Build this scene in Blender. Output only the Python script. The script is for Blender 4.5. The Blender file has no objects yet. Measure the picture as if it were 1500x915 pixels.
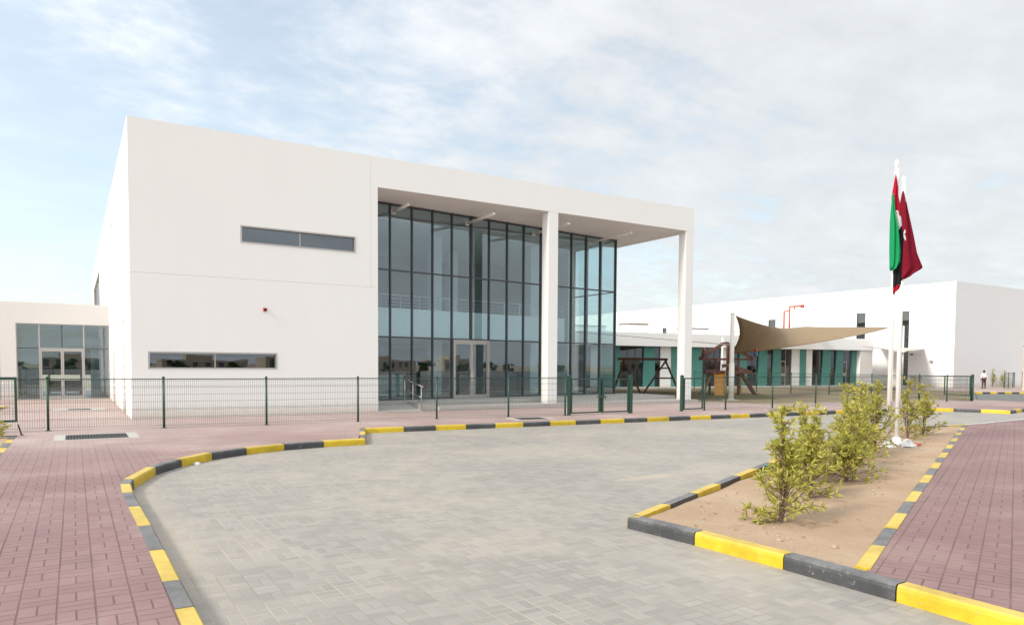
import bpy, bmesh, math, random
from mathutils import Vector, Matrix, noise
R = math.radians
scene = bpy.context.scene
col = scene.collection

# ------------------------------------------------------------------ camera
cam = bpy.data.cameras.new('camera')
cam.sensor_fit = 'HORIZONTAL'; cam.sensor_width = 36.0
cam.lens = 25.2; cam.shift_y = 0.0832
cam.clip_start = 0.1; cam.clip_end = 6000
co = bpy.data.objects.new('camera', cam); col.objects.link(co)
_fw = Vector((0.52072289, 0.85254274, -0.04492827)).normalized()
_rt = Vector((0.8535265, -0.52101689, 0.00582298)).normalized()
_up = _rt.cross(_fw).normalized()
co.matrix_world = Matrix(((_rt.x, _up.x, -_fw.x, 0), (_rt.y, _up.y, -_fw.y, 0), (_rt.z, _up.z, -_fw.z, 1.85), (0, 0, 0, 1)))
scene.camera = co

# ------------------------------------------------------------------ light
SUN_EL, SUN_OFF = R(36), R(-4)
sd = Vector((-math.cos(SUN_EL) * math.cos(SUN_OFF), math.cos(SUN_EL) * math.sin(SUN_OFF), math.sin(SUN_EL)))
sl = bpy.data.lights.new('sun', 'SUN'); sl.energy = 1.45; sl.angle = R(10); sl.color = (1, .945, .86)
so = bpy.data.objects.new('sun', sl); col.objects.link(so)
so.rotation_euler = sd.to_track_quat('Z', 'Y').to_euler(); so.location = (-40, 10, 40)

world = bpy.data.worlds.new('World'); scene.world = world; world.use_nodes = True
def build_world():
    nt = world.node_tree; N = nt.nodes; L = nt.links; N.clear()
    out = N.new('ShaderNodeOutputWorld'); bg = N.new('ShaderNodeBackground'); bg.inputs[1].default_value = 0.10
    L.new(bg.outputs[0], out.inputs[0])
    sky = N.new('ShaderNodeTexSky'); sky.sky_type = 'NISHITA'; sky.sun_disc = False
    sky.sun_elevation = SUN_EL; sky.sun_rotation = math.atan2(sd.x, sd.y)
    sky.air_density = 1.0; sky.dust_density = 1.6; sky.ozone_density = 1.2
    tc = N.new('ShaderNodeTexCoord'); sep = N.new('ShaderNodeSeparateXYZ'); L.new(tc.outputs['Generated'], sep.inputs[0])
    def M(op, a, b=None, c=None, clamp=False):
        m = N.new('ShaderNodeMath'); m.operation = op; m.use_clamp = clamp
        for i, v in enumerate((a, b, c)):
            if v is None: continue
            if isinstance(v, (int, float)): m.inputs[i].default_value = v
            else: L.new(v, m.inputs[i])
        return m.outputs[0]
    def ramp(v, a, b):
        m = N.new('ShaderNodeMapRange'); m.interpolation_type = 'SMOOTHSTEP'
        L.new(v, m.inputs[0]); m.inputs[1].default_value = a; m.inputs[2].default_value = b
        return m.outputs[0]
    z = M('MAXIMUM', sep.outputs[2], 0.0)
    den = M('ADD', z, 0.22)
    cx = N.new('ShaderNodeCombineXYZ')
    L.new(M('DIVIDE', sep.outputs[0], den), cx.inputs[0]); L.new(M('DIVIDE', sep.outputs[1], den), cx.inputs[1])
    mp = N.new('ShaderNodeMapping'); L.new(cx.outputs[0], mp.inputs[0]); mp.inputs['Rotation'].default_value = (0, 0, R(20)); mp.inputs['Scale'].default_value = (1, 1.3, 1)
    def nz(scale, detail, rough, off, dist=0.0):
        n = N.new('ShaderNodeTexNoise'); n.inputs['Scale'].default_value = scale; n.inputs['Detail'].default_value = detail
        n.inputs['Roughness'].default_value = rough; n.inputs['Distortion'].default_value = dist
        a = N.new('ShaderNodeVectorMath'); a.operation = 'ADD'; a.inputs[1].default_value = off
        L.new(mp.outputs[0], a.inputs[0]); L.new(a.outputs[0], n.inputs['Vector']); return n.outputs[0]
    big = nz(0.9, 4, .5, (3.1, 7.7, 0)); mid = nz(3.6, 7, .60, (1.3, 2.2, 0), .15); fine = nz(13.0, 5, .6, (8, 1, 0), .1)
    # the cloud deck is thick to the south east and overhead and breaks up to the north west
    v = N.new('ShaderNodeVectorMath'); v.operation = 'DOT_PRODUCT'; L.new(tc.outputs['Generated'], v.inputs[0]); v.inputs[1].default_value = (.854, -.36, .75)
    deck = M('MULTIPLY', v.outputs['Value'], 0.50)
    s = M('ADD', M('ADD', M('MULTIPLY', big, .55), M('MULTIPLY', mid, .85)), M('ADD', M('MULTIPLY', fine, .28), deck))
    mask = M('ADD', M('MULTIPLY', ramp(s, .76, 1.16), .54), .43)
    hz = M('MULTIPLY', ramp(z, .30, .0), .55)
    mask = M('MAXIMUM', mask, hz)
    vs = N.new('ShaderNodeVectorMath'); vs.operation = 'DOT_PRODUCT'; L.new(tc.outputs['Generated'], vs.inputs[0]); vs.inputs[1].default_value = sd
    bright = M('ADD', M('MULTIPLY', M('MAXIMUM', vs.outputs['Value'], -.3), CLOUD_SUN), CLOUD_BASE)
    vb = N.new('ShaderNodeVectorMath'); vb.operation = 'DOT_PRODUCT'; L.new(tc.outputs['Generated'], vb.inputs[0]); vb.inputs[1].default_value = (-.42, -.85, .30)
    bright = M('ADD', bright, M('MULTIPLY', M('MAXIMUM', vb.outputs['Value'], 0.0), 1.0))      # extra sky brightness added behind the camera to lift the shaded facade
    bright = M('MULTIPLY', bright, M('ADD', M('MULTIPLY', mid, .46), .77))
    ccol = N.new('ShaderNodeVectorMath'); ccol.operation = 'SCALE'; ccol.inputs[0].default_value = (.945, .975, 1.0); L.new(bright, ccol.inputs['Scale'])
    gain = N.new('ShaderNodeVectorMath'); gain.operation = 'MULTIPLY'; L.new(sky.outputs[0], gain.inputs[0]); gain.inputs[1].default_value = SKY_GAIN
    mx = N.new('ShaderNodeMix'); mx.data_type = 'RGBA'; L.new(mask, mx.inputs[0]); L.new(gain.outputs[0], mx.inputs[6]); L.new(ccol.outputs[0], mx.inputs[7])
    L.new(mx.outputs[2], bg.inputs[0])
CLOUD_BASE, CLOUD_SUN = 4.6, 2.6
SKY_GAIN = (1.22, 1.22, 1.08)
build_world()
vs_ = scene.view_settings
scene.display_settings.display_device = 'sRGB'
vs_.view_transform = 'Standard'; vs_.look = 'None'; vs_.gamma = 1.0; vs_.use_curve_mapping = False
vs_.exposure = 1.17
scene.cycles.max_bounces = 10; scene.cycles.transparent_max_bounces = 24
scene.cycles.diffuse_bounces = 5; scene.cycles.glossy_bounces = 5

# ------------------------------------------------------------------ helpers
OFF = {}
def tag(o, label=None, cat=None, group=None, kind=None):
    if label: o['label'] = label
    if cat: o['category'] = cat
    if group: o['group'] = group
    if kind: o['kind'] = kind
    return o
def thing(name, label, cat, loc=(0, 0, 0), group=None):
    o = bpy.data.objects.new(name, None); col.objects.link(o); o.location = loc; o.empty_display_size = .2
    OFF[o.name] = Vector(loc)
    return tag(o, label, cat, group)
class MB:
    def __init__(s, M=None): s.v = []; s.f = []; s.m = []; s.M = M
    def add(s, vs, fs, mi=0):
        b = len(s.v)
        s.v += [tuple(s.M @ Vector(p)) if s.M else tuple(p) for p in vs]
        s.f += [tuple(b + i for i in f) for f in fs]; s.m += [mi] * len(fs); return s
    def box(s, x0, x1, y0, y1, z0, z1, mi=0):
        return s.add([(x0, y0, z0), (x1, y0, z0), (x1, y1, z0), (x0, y1, z0), (x0, y0, z1), (x1, y0, z1), (x1, y1, z1), (x0, y1, z1)],
                     [(0, 3, 2, 1), (4, 5, 6, 7), (0, 1, 5, 4), (1, 2, 6, 5), (2, 3, 7, 6), (3, 0, 4, 7)], mi)
    def tube(s, p, q, r, n=8, r2=None, mi=0, caps=True):
        p = Vector(p); q = Vector(q); r2 = r if r2 is None else r2; d = (q - p).normalized()
        a = d.orthogonal().normalized(); b = d.cross(a)
        vs = []
        for k in range(n):
            t = 2 * math.pi * (k + .5) / n; o = a * math.cos(t) + b * math.sin(t); vs.append(p + o * r)
        for k in range(n):
            t = 2 * math.pi * (k + .5) / n; o = a * math.cos(t) + b * math.sin(t); vs.append(q + o * r2)
        fs = [(k, (k + 1) % n, n + (k + 1) % n, n + k) for k in range(n)]
        if caps: fs += [tuple(range(n))[::-1], tuple(range(n, 2 * n))]
        return s.add(vs, fs, mi)
    def path(s, pts, r, n=8, mi=0):
        for a, b in zip(pts, pts[1:]): s.tube(a, b, r, n, mi=mi)
        return s
    def bar(s, p, q, w, h, mi=0):            # rectangular bar, w sideways, h upwards
        p = Vector(p); q = Vector(q); d = (q - p).normalized()
        ref = Vector((0, 0, 1)) if abs(d.z) < .95 else Vector((1, 0, 0))
        a = d.cross(ref).normalized() * (w / 2); b = a.cross(d).normalized() * (h / 2)
        vs = [p - a - b, p + a - b, p + a + b, p - a + b, q - a - b, q + a - b, q + a + b, q - a + b]
        return s.add(vs, [(0, 1, 2, 3), (7, 6, 5, 4), (0, 4, 5, 1), (1, 5, 6, 2), (2, 6, 7, 3), (3, 7, 4, 0)], mi)
    def lathe(s, c, prof, n=16, mi=0):
        c = Vector(c); vs = []; fs = []
        for r, z in prof:
            for k in range(n):
                t = 2 * math.pi * k / n; vs.append(c + Vector((r * math.cos(t), r * math.sin(t), z)))
        for i in range(len(prof) - 1):
            for k in range(n):
                fs.append((i * n + k, i * n + (k + 1) % n, (i + 1) * n + (k + 1) % n, (i + 1) * n + k))
        fs += [tuple(range(n))[::-1], tuple(range((len(prof) - 1) * n, len(prof) * n))]
        return s.add(vs, fs, mi)
    def prism(s, pts, z0, z1, mi=0):
        n = len(pts); vs = [(p[0], p[1], z0) for p in pts] + [(p[0], p[1], z1) for p in pts]
        return s.add(vs, [tuple(range(n))[::-1], tuple(range(n, 2 * n))] + [(k, (k + 1) % n, n + (k + 1) % n, n + k) for k in range(n)], mi)
    def build(s, name, mats, parent=None, smooth=False, bevel=0):
        off = OFF.get(parent.name, Vector()) if parent else Vector()
        me = bpy.data.meshes.new(name)
        me.from_pydata([tuple(Vector(p) - off) for p in s.v], [], s.f)
        if not isinstance(mats, (list, tuple)): mats = [mats]
        for m in mats: me.materials.append(m)
        me.polygons.foreach_set('material_index', s.m)
        if smooth: me.polygons.foreach_set('use_smooth', [True] * len(s.f))
        me.update()
        bm = bmesh.new(); bm.from_mesh(me); bmesh.ops.recalc_face_normals(bm, faces=bm.faces); bm.to_mesh(me); bm.free()
        o = bpy.data.objects.new(name, me); col.objects.link(o)
        if parent: o.parent = parent
        OFF[o.name] = off
        if bevel:
            b = o.modifiers.new('bevel', 'BEVEL'); b.width = bevel; b.segments = 2; b.limit_method = 'ANGLE'; b.angle_limit = R(40)
        return o
def struct(name, mb, mats, smooth=False): return tag(mb.build(name, mats, None, smooth), kind='structure')
def holes_wall(mb, emit, u0, u1, z0, z1, holes, mi=0):   # emit(u0,u1,z0,z1) adds one solid block
    us = sorted({u0, u1, *[min(max(h[i], u0), u1) for h in holes for i in (0, 1)]}); zs = sorted({z0, z1, *[min(max(h[i], z0), z1) for h in holes for i in (2, 3)]})
    for a, b in zip(us, us[1:]):
        run = None
        for c, d in zip(zs, zs[1:]):
            m = ((a + b) / 2, (c + d) / 2)
            hole = any(h[0] < m[0] < h[1] and h[2] < m[1] < h[3] for h in holes)
            if not hole: run = [c, d] if run is None else [run[0], d]
            if hole and run: emit(a, b, *run); run = None
        if run: emit(a, b, *run)

# ------------------------------------------------------------------ materials
class NT:
    def __init__(s, name):
        s.mat = bpy.data.materials.new(name); s.mat.use_nodes = True; s.nt = s.mat.node_tree; s.N = s.nt.nodes; s.L = s.nt.links
        s.N.clear(); s.out = s.N.new('ShaderNodeOutputMaterial')
        s.pos = s.N.new('ShaderNodeNewGeometry').outputs['Position']
    def link(s, v, sock):
        if isinstance(v, (int, float)): sock.default_value = v
        elif isinstance(v, tuple): sock.default_value = v if len(v) == len(sock.default_value) else (*v, 1)
        else: s.L.new(v, sock)
    def m(s, op, a, b=None, c=None, clamp=False):
        n = s.N.new('ShaderNodeMath'); n.operation = op; n.use_clamp = clamp
        for i, v in enumerate((a, b, c)):
            if v is not None: s.link(v, n.inputs[i])
        return n.outputs[0]
    def ss(s, v, a, b, lo=0., hi=1.):
        n = s.N.new('ShaderNodeMapRange'); n.interpolation_type = 'SMOOTHSTEP'; s.link(v, n.inputs[0])
        n.inputs[1].default_value = a; n.inputs[2].default_value = b; n.inputs[3].default_value = lo; n.inputs[4].default_value = hi
        return n.outputs[0]
    def noise(s, scale, detail=4, rough=.55, vec=None, dist=0.):
        n = s.N.new('ShaderNodeTexNoise'); s.L.new(vec if vec is not None else s.pos, n.inputs['Vector'])
        n.inputs['Scale'].default_value = scale; n.inputs['Detail'].default_value = detail; n.inputs['Roughness'].default_value = rough; n.inputs['Distortion'].default_value = dist
        return n.outputs[0]
    def mix(s, f, a, b, blend='MIX'):
        n = s.N.new('ShaderNodeMix'); n.data_type = 'RGBA'; n.blend_type = blend
        s.link(f, n.inputs[0]); s.link(a, n.inputs[6]); s.link(b, n.inputs[7]); return n.outputs[2]
    def scale(s, c, f):
        n = s.N.new('ShaderNodeVectorMath'); n.operation = 'SCALE'; s.link(c, n.inputs[0]); s.link(f, n.inputs['Scale']); return n.outputs[0]
    def xyz(s, v=None):
        n = s.N.new('ShaderNodeSeparateXYZ'); s.L.new(v if v is not None else s.pos, n.inputs[0]); return n.outputs
    def vec(s, x, y, z=0.):
        n = s.N.new('ShaderNodeCombineXYZ')
        for i, v in enumerate((x, y, z)): s.link(v, n.inputs[i])
        return n.outputs[0]
    def bump(s, h, strength, dist):
        n = s.N.new('ShaderNodeBump'); n.inputs['Strength'].default_value = strength; n.inputs['Distance'].default_value = dist; s.L.new(h, n.inputs['Height']); return n.outputs[0]
    def bsdf(s, color, rough=.7, metal=0., normal=None, spec=.5, **k):
        n = s.N.new('ShaderNodeBsdfPrincipled'); s.link(color, n.inputs['Base Color']); s.link(rough, n.inputs['Roughness'])
        n.inputs['Metallic'].default_value = metal; n.inputs['Specular IOR Level'].default_value = spec
        if normal is not None: s.L.new(normal, n.inputs['Normal'])
        s.L.new(n.outputs[0], s.out.inputs[0]); return n
def plain(name, c, rough=.6, metal=0., var=.08, scale=6., bump=0., spec=.5):
    t = NT(name); n1 = t.noise(scale, 5, .6); n2 = t.noise(scale * 9, 3, .6)
    f = t.m('ADD', t.m('MULTIPLY', n1, var * 2), t.m('ADD', t.m('MULTIPLY', n2, var), 1 - var * 1.5))
    nb = t.bump(n2, bump, .01) if bump else None
    t.bsdf(t.scale(c, f), rough, metal, nb, spec); return t.mat
def render_wall(name, c, streak=.05):
    t = NT(name); x, y, z = t.xyz()
    st = t.noise(1.0, 5, .6, t.vec(t.m('MULTIPLY', x, 2.2), t.m('MULTIPLY', y, 2.2), t.m('MULTIPLY', z, .18)))
    bl = t.noise(.35, 4, .55); fi = t.noise(60, 3, .6); gr = t.noise(5.0, 4, .6)
    f = t.m('ADD', t.m('MULTIPLY', st, streak * 1.4), t.m('ADD', t.m('MULTIPLY', bl, streak * 1.2), 1 - streak * 1.3))
    c2 = t.scale(c, f)
    # splash-back dust close to the paving
    d = t.m('MULTIPLY', t.ss(t.m('ADD', z, t.m('MULTIPLY', gr, -.5)), .32, -.25), .55)
    c2 = t.mix(d, c2, (.55, .46, .37, 1))
    t.bsdf(c2, .82, 0, t.bump(fi, .12, .006), .25); return t.mat
def pavers(name, c1, c2, joint, unit, ang, jw, ox=0., oy=0., jointvar=.5, dust=None, bumpk=.5, stain=.25, offset=0.):
    t = NT(name); x, y, z = t.xyz(); ca, sa = math.cos(R(ang)), math.sin(R(ang))
    wob = t.m('MULTIPLY', t.m('SUBTRACT', t.noise(1.3, 2), .5), .02)
    u = t.m('ADD', t.m('MULTIPLY', t.m('ADD', t.m('ADD', t.m('MULTIPLY', x, ca), t.m('MULTIPLY', y, sa)), ox), 1 / unit), wob)
    v = t.m('ADD', t.m('MULTIPLY', t.m('ADD', t.m('SUBTRACT', t.m('MULTIPLY', y, ca), t.m('MULTIPLY', x, sa)), oy), 1 / unit), wob)
    iu = t.m('FLOOR', u); v = t.m('ADD', v, t.m('MULTIPLY', iu, offset))
    iv = t.m('FLOOR', v); fu = t.m('SUBTRACT', u, iu); fv = t.m('SUBTRACT', v, iv)
    chk = t.m('FLOORED_MODULO', t.m('ADD', iu, iv), 2.0)
    eu = t.m('MINIMUM', fu, t.m('SUBTRACT', 1.0, fu)); ev = t.m('MINIMUM', fv, t.m('SUBTRACT', 1.0, fv))
    mu = t.m('ABSOLUTE', t.m('SUBTRACT', fu, .5)); mv = t.m('ABSOLUTE', t.m('SUBTRACT', fv, .5))
    mid = t.m('ADD', t.m('MULTIPLY', chk, mu), t.m('MULTIPLY', t.m('SUBTRACT', 1., chk), mv))
    d = t.m('MINIMUM', t.m('MINIMUM', eu, ev), mid)
    rag = t.m('MULTIPLY', t.noise(30, 3), jw * .8)
    j = t.ss(t.m('SUBTRACT', d, rag), jw * 1.15, jw * .25)
    half = t.m('ADD', t.m('MULTIPLY', chk, t.m('GREATER_THAN', fu, .5)), t.m('MULTIPLY', t.m('SUBTRACT', 1., chk), t.m('GREATER_THAN', fv, .5)))
    wn = t.N.new('ShaderNodeTexWhiteNoise'); wn.noise_dimensions = '3D'; t.L.new(t.vec(iu, iv, t.m('MULTIPLY', half, 7.3)), wn.inputs['Vector'])
    n1 = t.noise(.33, 5, .62); n2 = t.noise(2.1, 5, .65); n3 = t.noise(140, 2, .7); n4 = t.noise(.09, 3, .5)
    c = t.mix(wn.outputs[0], c1, c2)
    k = t.m('ADD', t.m('MULTIPLY', t.m('SUBTRACT', n1, .5), stain * 2.2), t.m('ADD', t.m('MULTIPLY', t.m('SUBTRACT', n2, .5), stain * 1.2), 1.0))
    k = t.m('ADD', k, t.m('MULTIPLY', t.m('SUBTRACT', n3, .5), .30)); c = t.scale(c, k)
    blot = t.m('MULTIPLY', t.ss(n2, .60, .74), .22); c = t.mix(blot, c, t.scale(c, .62))
    fillv = t.ss(t.noise(.8, 4, .6), .35, .65); js = t.mix(fillv, joint, t.scale(joint, 1 - jointvar))
    c = t.mix(t.m('MULTIPLY', j, .9), c, js)
    if dust:
        dc, kind = dust
        if kind == 'drive':
            near = t.m('MULTIPLY', t.ss(t.m('ADD', t.m('ABSOLUTE', t.m('SUBTRACT', x, .78)), t.m('MULTIPLY', n2, -.55)), .40, -.25), t.ss(y, 19, 13))
            patch = t.m('MULTIPLY', t.ss(t.m('ADD', n1, t.m('MULTIPLY', n2, .5)), .66, .98), .34)
            m = t.m('MAXIMUM', t.m('MULTIPLY', t.m('MULTIPLY', near, t.ss(n1, .30, .62)), .62), patch)
            px, py = t.m('SUBTRACT', x, 8.9), t.m('SUBTRACT', y, 9.7)      # sand spilt over the kerb of the planting bed
            pr = t.m('SQRT', t.m('ADD', t.m('MULTIPLY', px, t.m('MULTIPLY', px, .25)), t.m('MULTIPLY', py, t.m('MULTIPLY', py, 4.))))
            m = t.m('MAXIMUM', m, t.m('MULTIPLY', t.ss(t.m('ADD', pr, t.m('MULTIPLY', n2, .5)), .85, .35), .8))
        else:
            m = t.m('ADD', t.m('MULTIPLY', t.ss(t.m('ADD', n1, t.m('MULTIPLY', n2, .35)), .62, .90), .30), t.m('MULTIPLY', t.ss(t.m('ADD', y, t.m('MULTIPLY', n1, 8.)), 16., 28.), .70), clamp=True)   # wind-blown dust collects in the forecourt
        c = t.mix(m, c, dc)
    h = t.m('ADD', t.m('MULTIPLY', j, -1.), t.m('ADD', t.m('MULTIPLY', n3, .25), t.m('MULTIPLY', wn.outputs[0], .25)))
    t.bsdf(c, t.m('ADD', .50, t.m('MULTIPLY', n2, .25)), 0, t.bump(h, bumpk, .006), .5); return t.mat
def paint(name, c, dustc, amt):
    t = NT(name); n1 = t.noise(2.2, 5, .65); n2 = t.noise(26, 4, .7); n3 = t.noise(7, 4, .6)
    c2 = t.scale(c, t.m('ADD', .8, t.m('MULTIPLY', n3, .4)))
    nz = t.N.new('ShaderNodeNewGeometry'); up = t.xyz(nz.outputs['Normal'])[2]
    dirt = t.m('MULTIPLY', t.ss(t.m('ADD', t.m('MULTIPLY', up, .30), t.m('ADD', t.m('MULTIPLY', n1, .5), t.m('MULTIPLY', n2, .35))), .42, .85), amt)   # settled dust
    c2 = t.mix(dirt, c2, dustc)
    c2 = t.mix(t.ss(t.m('ADD', n2, t.m('MULTIPLY', n3, .5)), .90, .99), c2, (.33, .30, .27, 1))
    c2 = t.scale(c2, t.ss(t.noise(1.1, 5, .7), .30, .62, .72, 1.06))                      # chips down to the concrete
    t.bsdf(c2, t.m('ADD', .42, t.m('MULTIPLY', n1, .25)), 0, t.bump(n2, .25, .006), .5); return t.mat
def glass(name, tint, refl, gl=(.92, .96, 1.0)):
    t = NT(name); tr = t.N.new('ShaderNodeBsdfTransparent'); tr.inputs[0].default_value = (*tint, 1)
    g = t.N.new('ShaderNodeBsdfGlossy'); g.inputs['Roughness'].default_value = 0.0; g.inputs['Color'].default_value = (*gl, 1)
    wv = t.bump(t.noise(.45, 2), .05, .05); t.L.new(wv, g.inputs['Normal'])
    fr = t.N.new('ShaderNodeLayerWeight'); fr.inputs[0].default_value = .5
    f = t.m('ADD', t.m('MULTIPLY', t.m('POWER', fr.outputs['Facing'], 4.5), 1 - refl), refl, clamp=True)
    mx = t.N.new('ShaderNodeMixShader'); t.L.new(f, mx.inputs[0]); t.L.new(tr.outputs[0], mx.inputs[1]); t.L.new(g.outputs[0], mx.inputs[2])
    t.L.new(mx.outputs[0], t.out.inputs[0]); return t.mat
def fabric(name, c, weave=90., trans=.25, var=.1):
    t = NT(name); n1 = t.noise(1.4, 4, .6); n2 = t.noise(weave, 2, .6)
    k = t.m('ADD', t.m('MULTIPLY', n1, var * 2), t.m('ADD', t.m('MULTIPLY', n2, var), 1 - var * 1.5)); c2 = t.scale(c, k)
    b = t.bsdf(c2, .85, 0, t.bump(n2, .2, .01), .2)
    tl = t.N.new('ShaderNodeBsdfTranslucent'); t.L.new(c2, tl.inputs[0]); mx = t.N.new('ShaderNodeMixShader'); mx.inputs[0].default_value = trans
    t.L.new(b.outputs[0], mx.inputs[1]); t.L.new(tl.outputs[0], mx.inputs[2]); t.L.new(mx.outputs[0], t.out.inputs[0]); return t.mat
def leafmat(name, stops):
    t = NT(name); g = t.N.new('ShaderNodeNewGeometry'); cr = t.N.new('ShaderNodeValToRGB'); t.L.new(g.outputs['Random Per Island'], cr.inputs[0])
    e = cr.color_ramp.elements
    while len(e) < len(stops): e.new(.5)
    for el, (p, c) in zip(e, stops): el.position = p; el.color = (*c, 1)
    c2 = t.scale(cr.outputs[0], t.m('ADD', .75, t.m('MULTIPLY', t.noise(9, 3), .5)))
    b = t.bsdf(c2, .5, 0, None, .4); tl = t.N.new('ShaderNodeBsdfTranslucent'); t.L.new(t.scale(c2, 1.25), tl.inputs[0])
    mx = t.N.new('ShaderNodeMixShader'); mx.inputs[0].default_value = .35; t.L.new(b.outputs[0], mx.inputs[1]); t.L.new(tl.outputs[0], mx.inputs[2]); t.L.new(mx.outputs[0], t.out.inputs[0]); return t.mat
def groundmat(name, ca, cb, cc, sc=1., bumpk=.6, bd=.03):
    t = NT(name); n1 = t.noise(.5 * sc, 5, .6); n2 = t.noise(4 * sc, 5, .65); n3 = t.noise(45 * sc, 4, .7)
    c = t.mix(t.ss(n1, .35, .68), ca, cb); c = t.mix(t.m('MULTIPLY', t.ss(n2, .52, .72), .7), c, cc)
    c = t.scale(c, t.m('ADD', .78, t.m('MULTIPLY', n3, .44)))
    h = t.m('ADD', t.m('MULTIPLY', n2, .7), t.m('MULTIPLY', n3, .3)); t.bsdf(c, .93, 0, t.bump(h, bumpk, bd), .15); return t.mat

M = dict(
    white=render_wall('white_render', (.815, .806, .785), .025), gym=render_wall('gym_render', (.75, .745, .735), .02), wing=render_wall('wing_render', (.66, .64, .62), .02),
    core=plain('joint_backing', (.50, .48, .46), .9), soffit=plain('soffit_paint', (.84, .79, .75), .85, var=.04, scale=1.2),
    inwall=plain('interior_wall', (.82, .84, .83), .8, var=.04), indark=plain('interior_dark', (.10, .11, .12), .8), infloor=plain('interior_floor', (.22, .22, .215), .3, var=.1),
    glass=glass('tinted_glass', (.80, .895, .915), .115), glassw=glass('window_glass', (.46, .53, .58), .13), glasscl=glass('clear_glass', (.86, .92, .92), .05), glassdk=glass('class_glass', (.48, .52, .54), .08),
    bronze=plain('dark_bronze_metal', (.075, .082, .092), .42, .3, .1), alu=plain('satin_aluminium', (.44, .42, .40), .38, .6, .06), steel=plain('stainless_steel', (.58, .57, .55), .28, .9, .06),
    green=plain('green_powder_coat', (.018, .060, .042), .42, .0, .15, 3.), wire=plain('green_wire', (.02, .055, .045), .5, 0, .1),
    teal=plain('teal_panel', (.068, .235, .20), .5, 0, .06, 1.2), conc=plain('concrete', (.42, .40, .37), .85, 0, .12, 3., .3), concpale=plain('pale_concrete', (.58, .56, .52), .85, 0, .10, 3., .3),
    red=plain('red_paint', (.42, .035, .03), .4), redpipe=plain('red_pipe', (.58, .10, .05), .5), polewhite=plain('white_pole_paint', (.80, .79, .77), .4, 0, .04), cream=plain('cream_pole_paint', (.72, .69, .62), .6, 0, .06),
    sailb=fabric('brown_shade_cloth', (.34, .255, .16), 60, .18, .14), sailw=fabric('cream_shade_cloth', (.70, .64, .55), 60, .25, .06),
    wood=plain('stained_timber', (.115, .042, .03), .55, 0, .25, 5., .3), woodlt=plain('pale_timber', (.30, .19, .09), .6, 0, .2, 5.), slide=plain('orange_slide_plastic', (.52, .24, .03), .4, 0, .05), blue=plain('blue_plastic', (.06, .12, .22), .4),
    yel=paint('yellow_kerb_paint', (.60, .415, .014), (.52, .40, .19, 1), .5), blk=paint('black_kerb_paint', (.052, .053, .058), (.26, .255, .25, 1), .62),
    asphalt=plain('asphalt', (.135, .135, .135), .9, 0, .15, 2., .4), grate=plain('cast_iron_grate', (.05, .05, .05), .6, .3, .2), dark=plain('dark_void', (.012, .012, .012), .9),
    drive=pavers('driveway_pavers', (.255, .243, .224), (.315, .30, .275), (.42, .35, .27), .215, 90, .024, .05, .03, .42, ((.43, .365, .285), 'drive'), .35, .15),
    redl=pavers('red_pavers', (.222, .130, .124), (.25, .150, .143), (.168, .090, .080), .25, 90, .026, .03, .11, .35, ((.43, .335, .305), 'walk'), .7, .13),
    redr=pavers('red_pavers_angled', (.212, .124, .119), (.24, .143, .137), (.155, .084, .075), .25, 23.5, .025, .07, .02, .35, ((.38, .285, .25), 'walk'), .6, .13),
    sand=groundmat('planting_sand', (.385, .272, .182), (.45, .335, .238), (.325, .228, .150), 1.4, 1.0, .035), desert=groundmat('desert_sand', (.40, .31, .22), (.44, .34, .25), (.35, .27, .19), .3),
    grass=groundmat('dry_lawn', (.135, .115, .055), (.175, .145, .085), (.09, .092, .036), 1.2, .8, .04), lawn2=groundmat('sparse_lawn', (.26, .205, .135), (.22, .18, .11), (.16, .14, .075), .8, .7, .04),
    leaf=leafmat('shrub_leaf', [(0, (.22, .225, .035)), (.4, (.38, .375, .06)), (.75, (.50, .47, .11)), (.95, (.55, .47, .15)), (1, (.46, .32, .12))]), leafdk=leafmat('tree_leaf', [(0, (.03, .05, .015)), (1, (.075, .10, .03))]),
    bark=plain('bark', (.16, .105, .07), .9, 0, .2, 12., .4), villa=render_wall('villa_render', (.52, .43, .33)), brown=plain('brown_panel', (.13, .075, .05), .6),
    skin=plain('skin', (.20, .11, .075), .6), shirt=plain('white_shirt', (.72, .72, .74), .85), trous=plain('brown_trousers', (.06, .036, .036), .85), hair=plain('black_hair', (.012, .011, .011), .6),
    fgreen=fabric('flag_green', (.015, .34, .13), 120, .3), fred=fabric('flag_red', (.46, .008, .03), 120, .3), fwhite=fabric('flag_white', (.80, .80, .80), 120, .3), fblack=fabric('flag_black', (.012, .012, .014), 120, .05), fmar=fabric('flag_maroon', (.22, .008, .024), 120, .3),
)

# ------------------------------------------------------------------ terrain, road, pavements
mb = MB(); mb.add([(-2500, -2500, -.40), (2500, -2500, -.40), (2500, 2500, -.40), (-2500, 2500, -.40)], [(0, 1, 2, 3)]); struct('ground', mb, M['desert'])
KA = [(.80, -9.2), (.80, -8), (.80, -6.9), (.79, -5.8), (.79, -4.7), (.785, -3.6), (.78, -2.5), (.78, -1.4), (.78, -.3), (.78, .8), (.78, 1.9), (.78, 3.0), (.775, 4.0), (.77, 5.0), (.765, 5.86), (.757, 6.667), (.75, 7.87), (.738, 9.113), (.715, 10.414), (.704, 11.6), (.725, 12.45), (.79, 12.92), (1.22, 14.25), (1.75, 15.15), (2.42, 15.92), (3.22, 16.5), (4.14, 16.9), (5.12, 17.1), (6.2, 17.17)]
KS = [(6.2, 17.17), (6.55, 18.15), (6.9, 19.1), (7.2, 20.0)]
KB = [(7.2, 20.0)] + [(7.36 + 1.025 * i, 19.97 - .051 * i * 1.0) for i in range(1, 25)]
KB += [(32.95, 18.62), (33.75, 18.15), (34.4, 17.45), (34.82, 16.5), (35.1, 15.42)]
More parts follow.
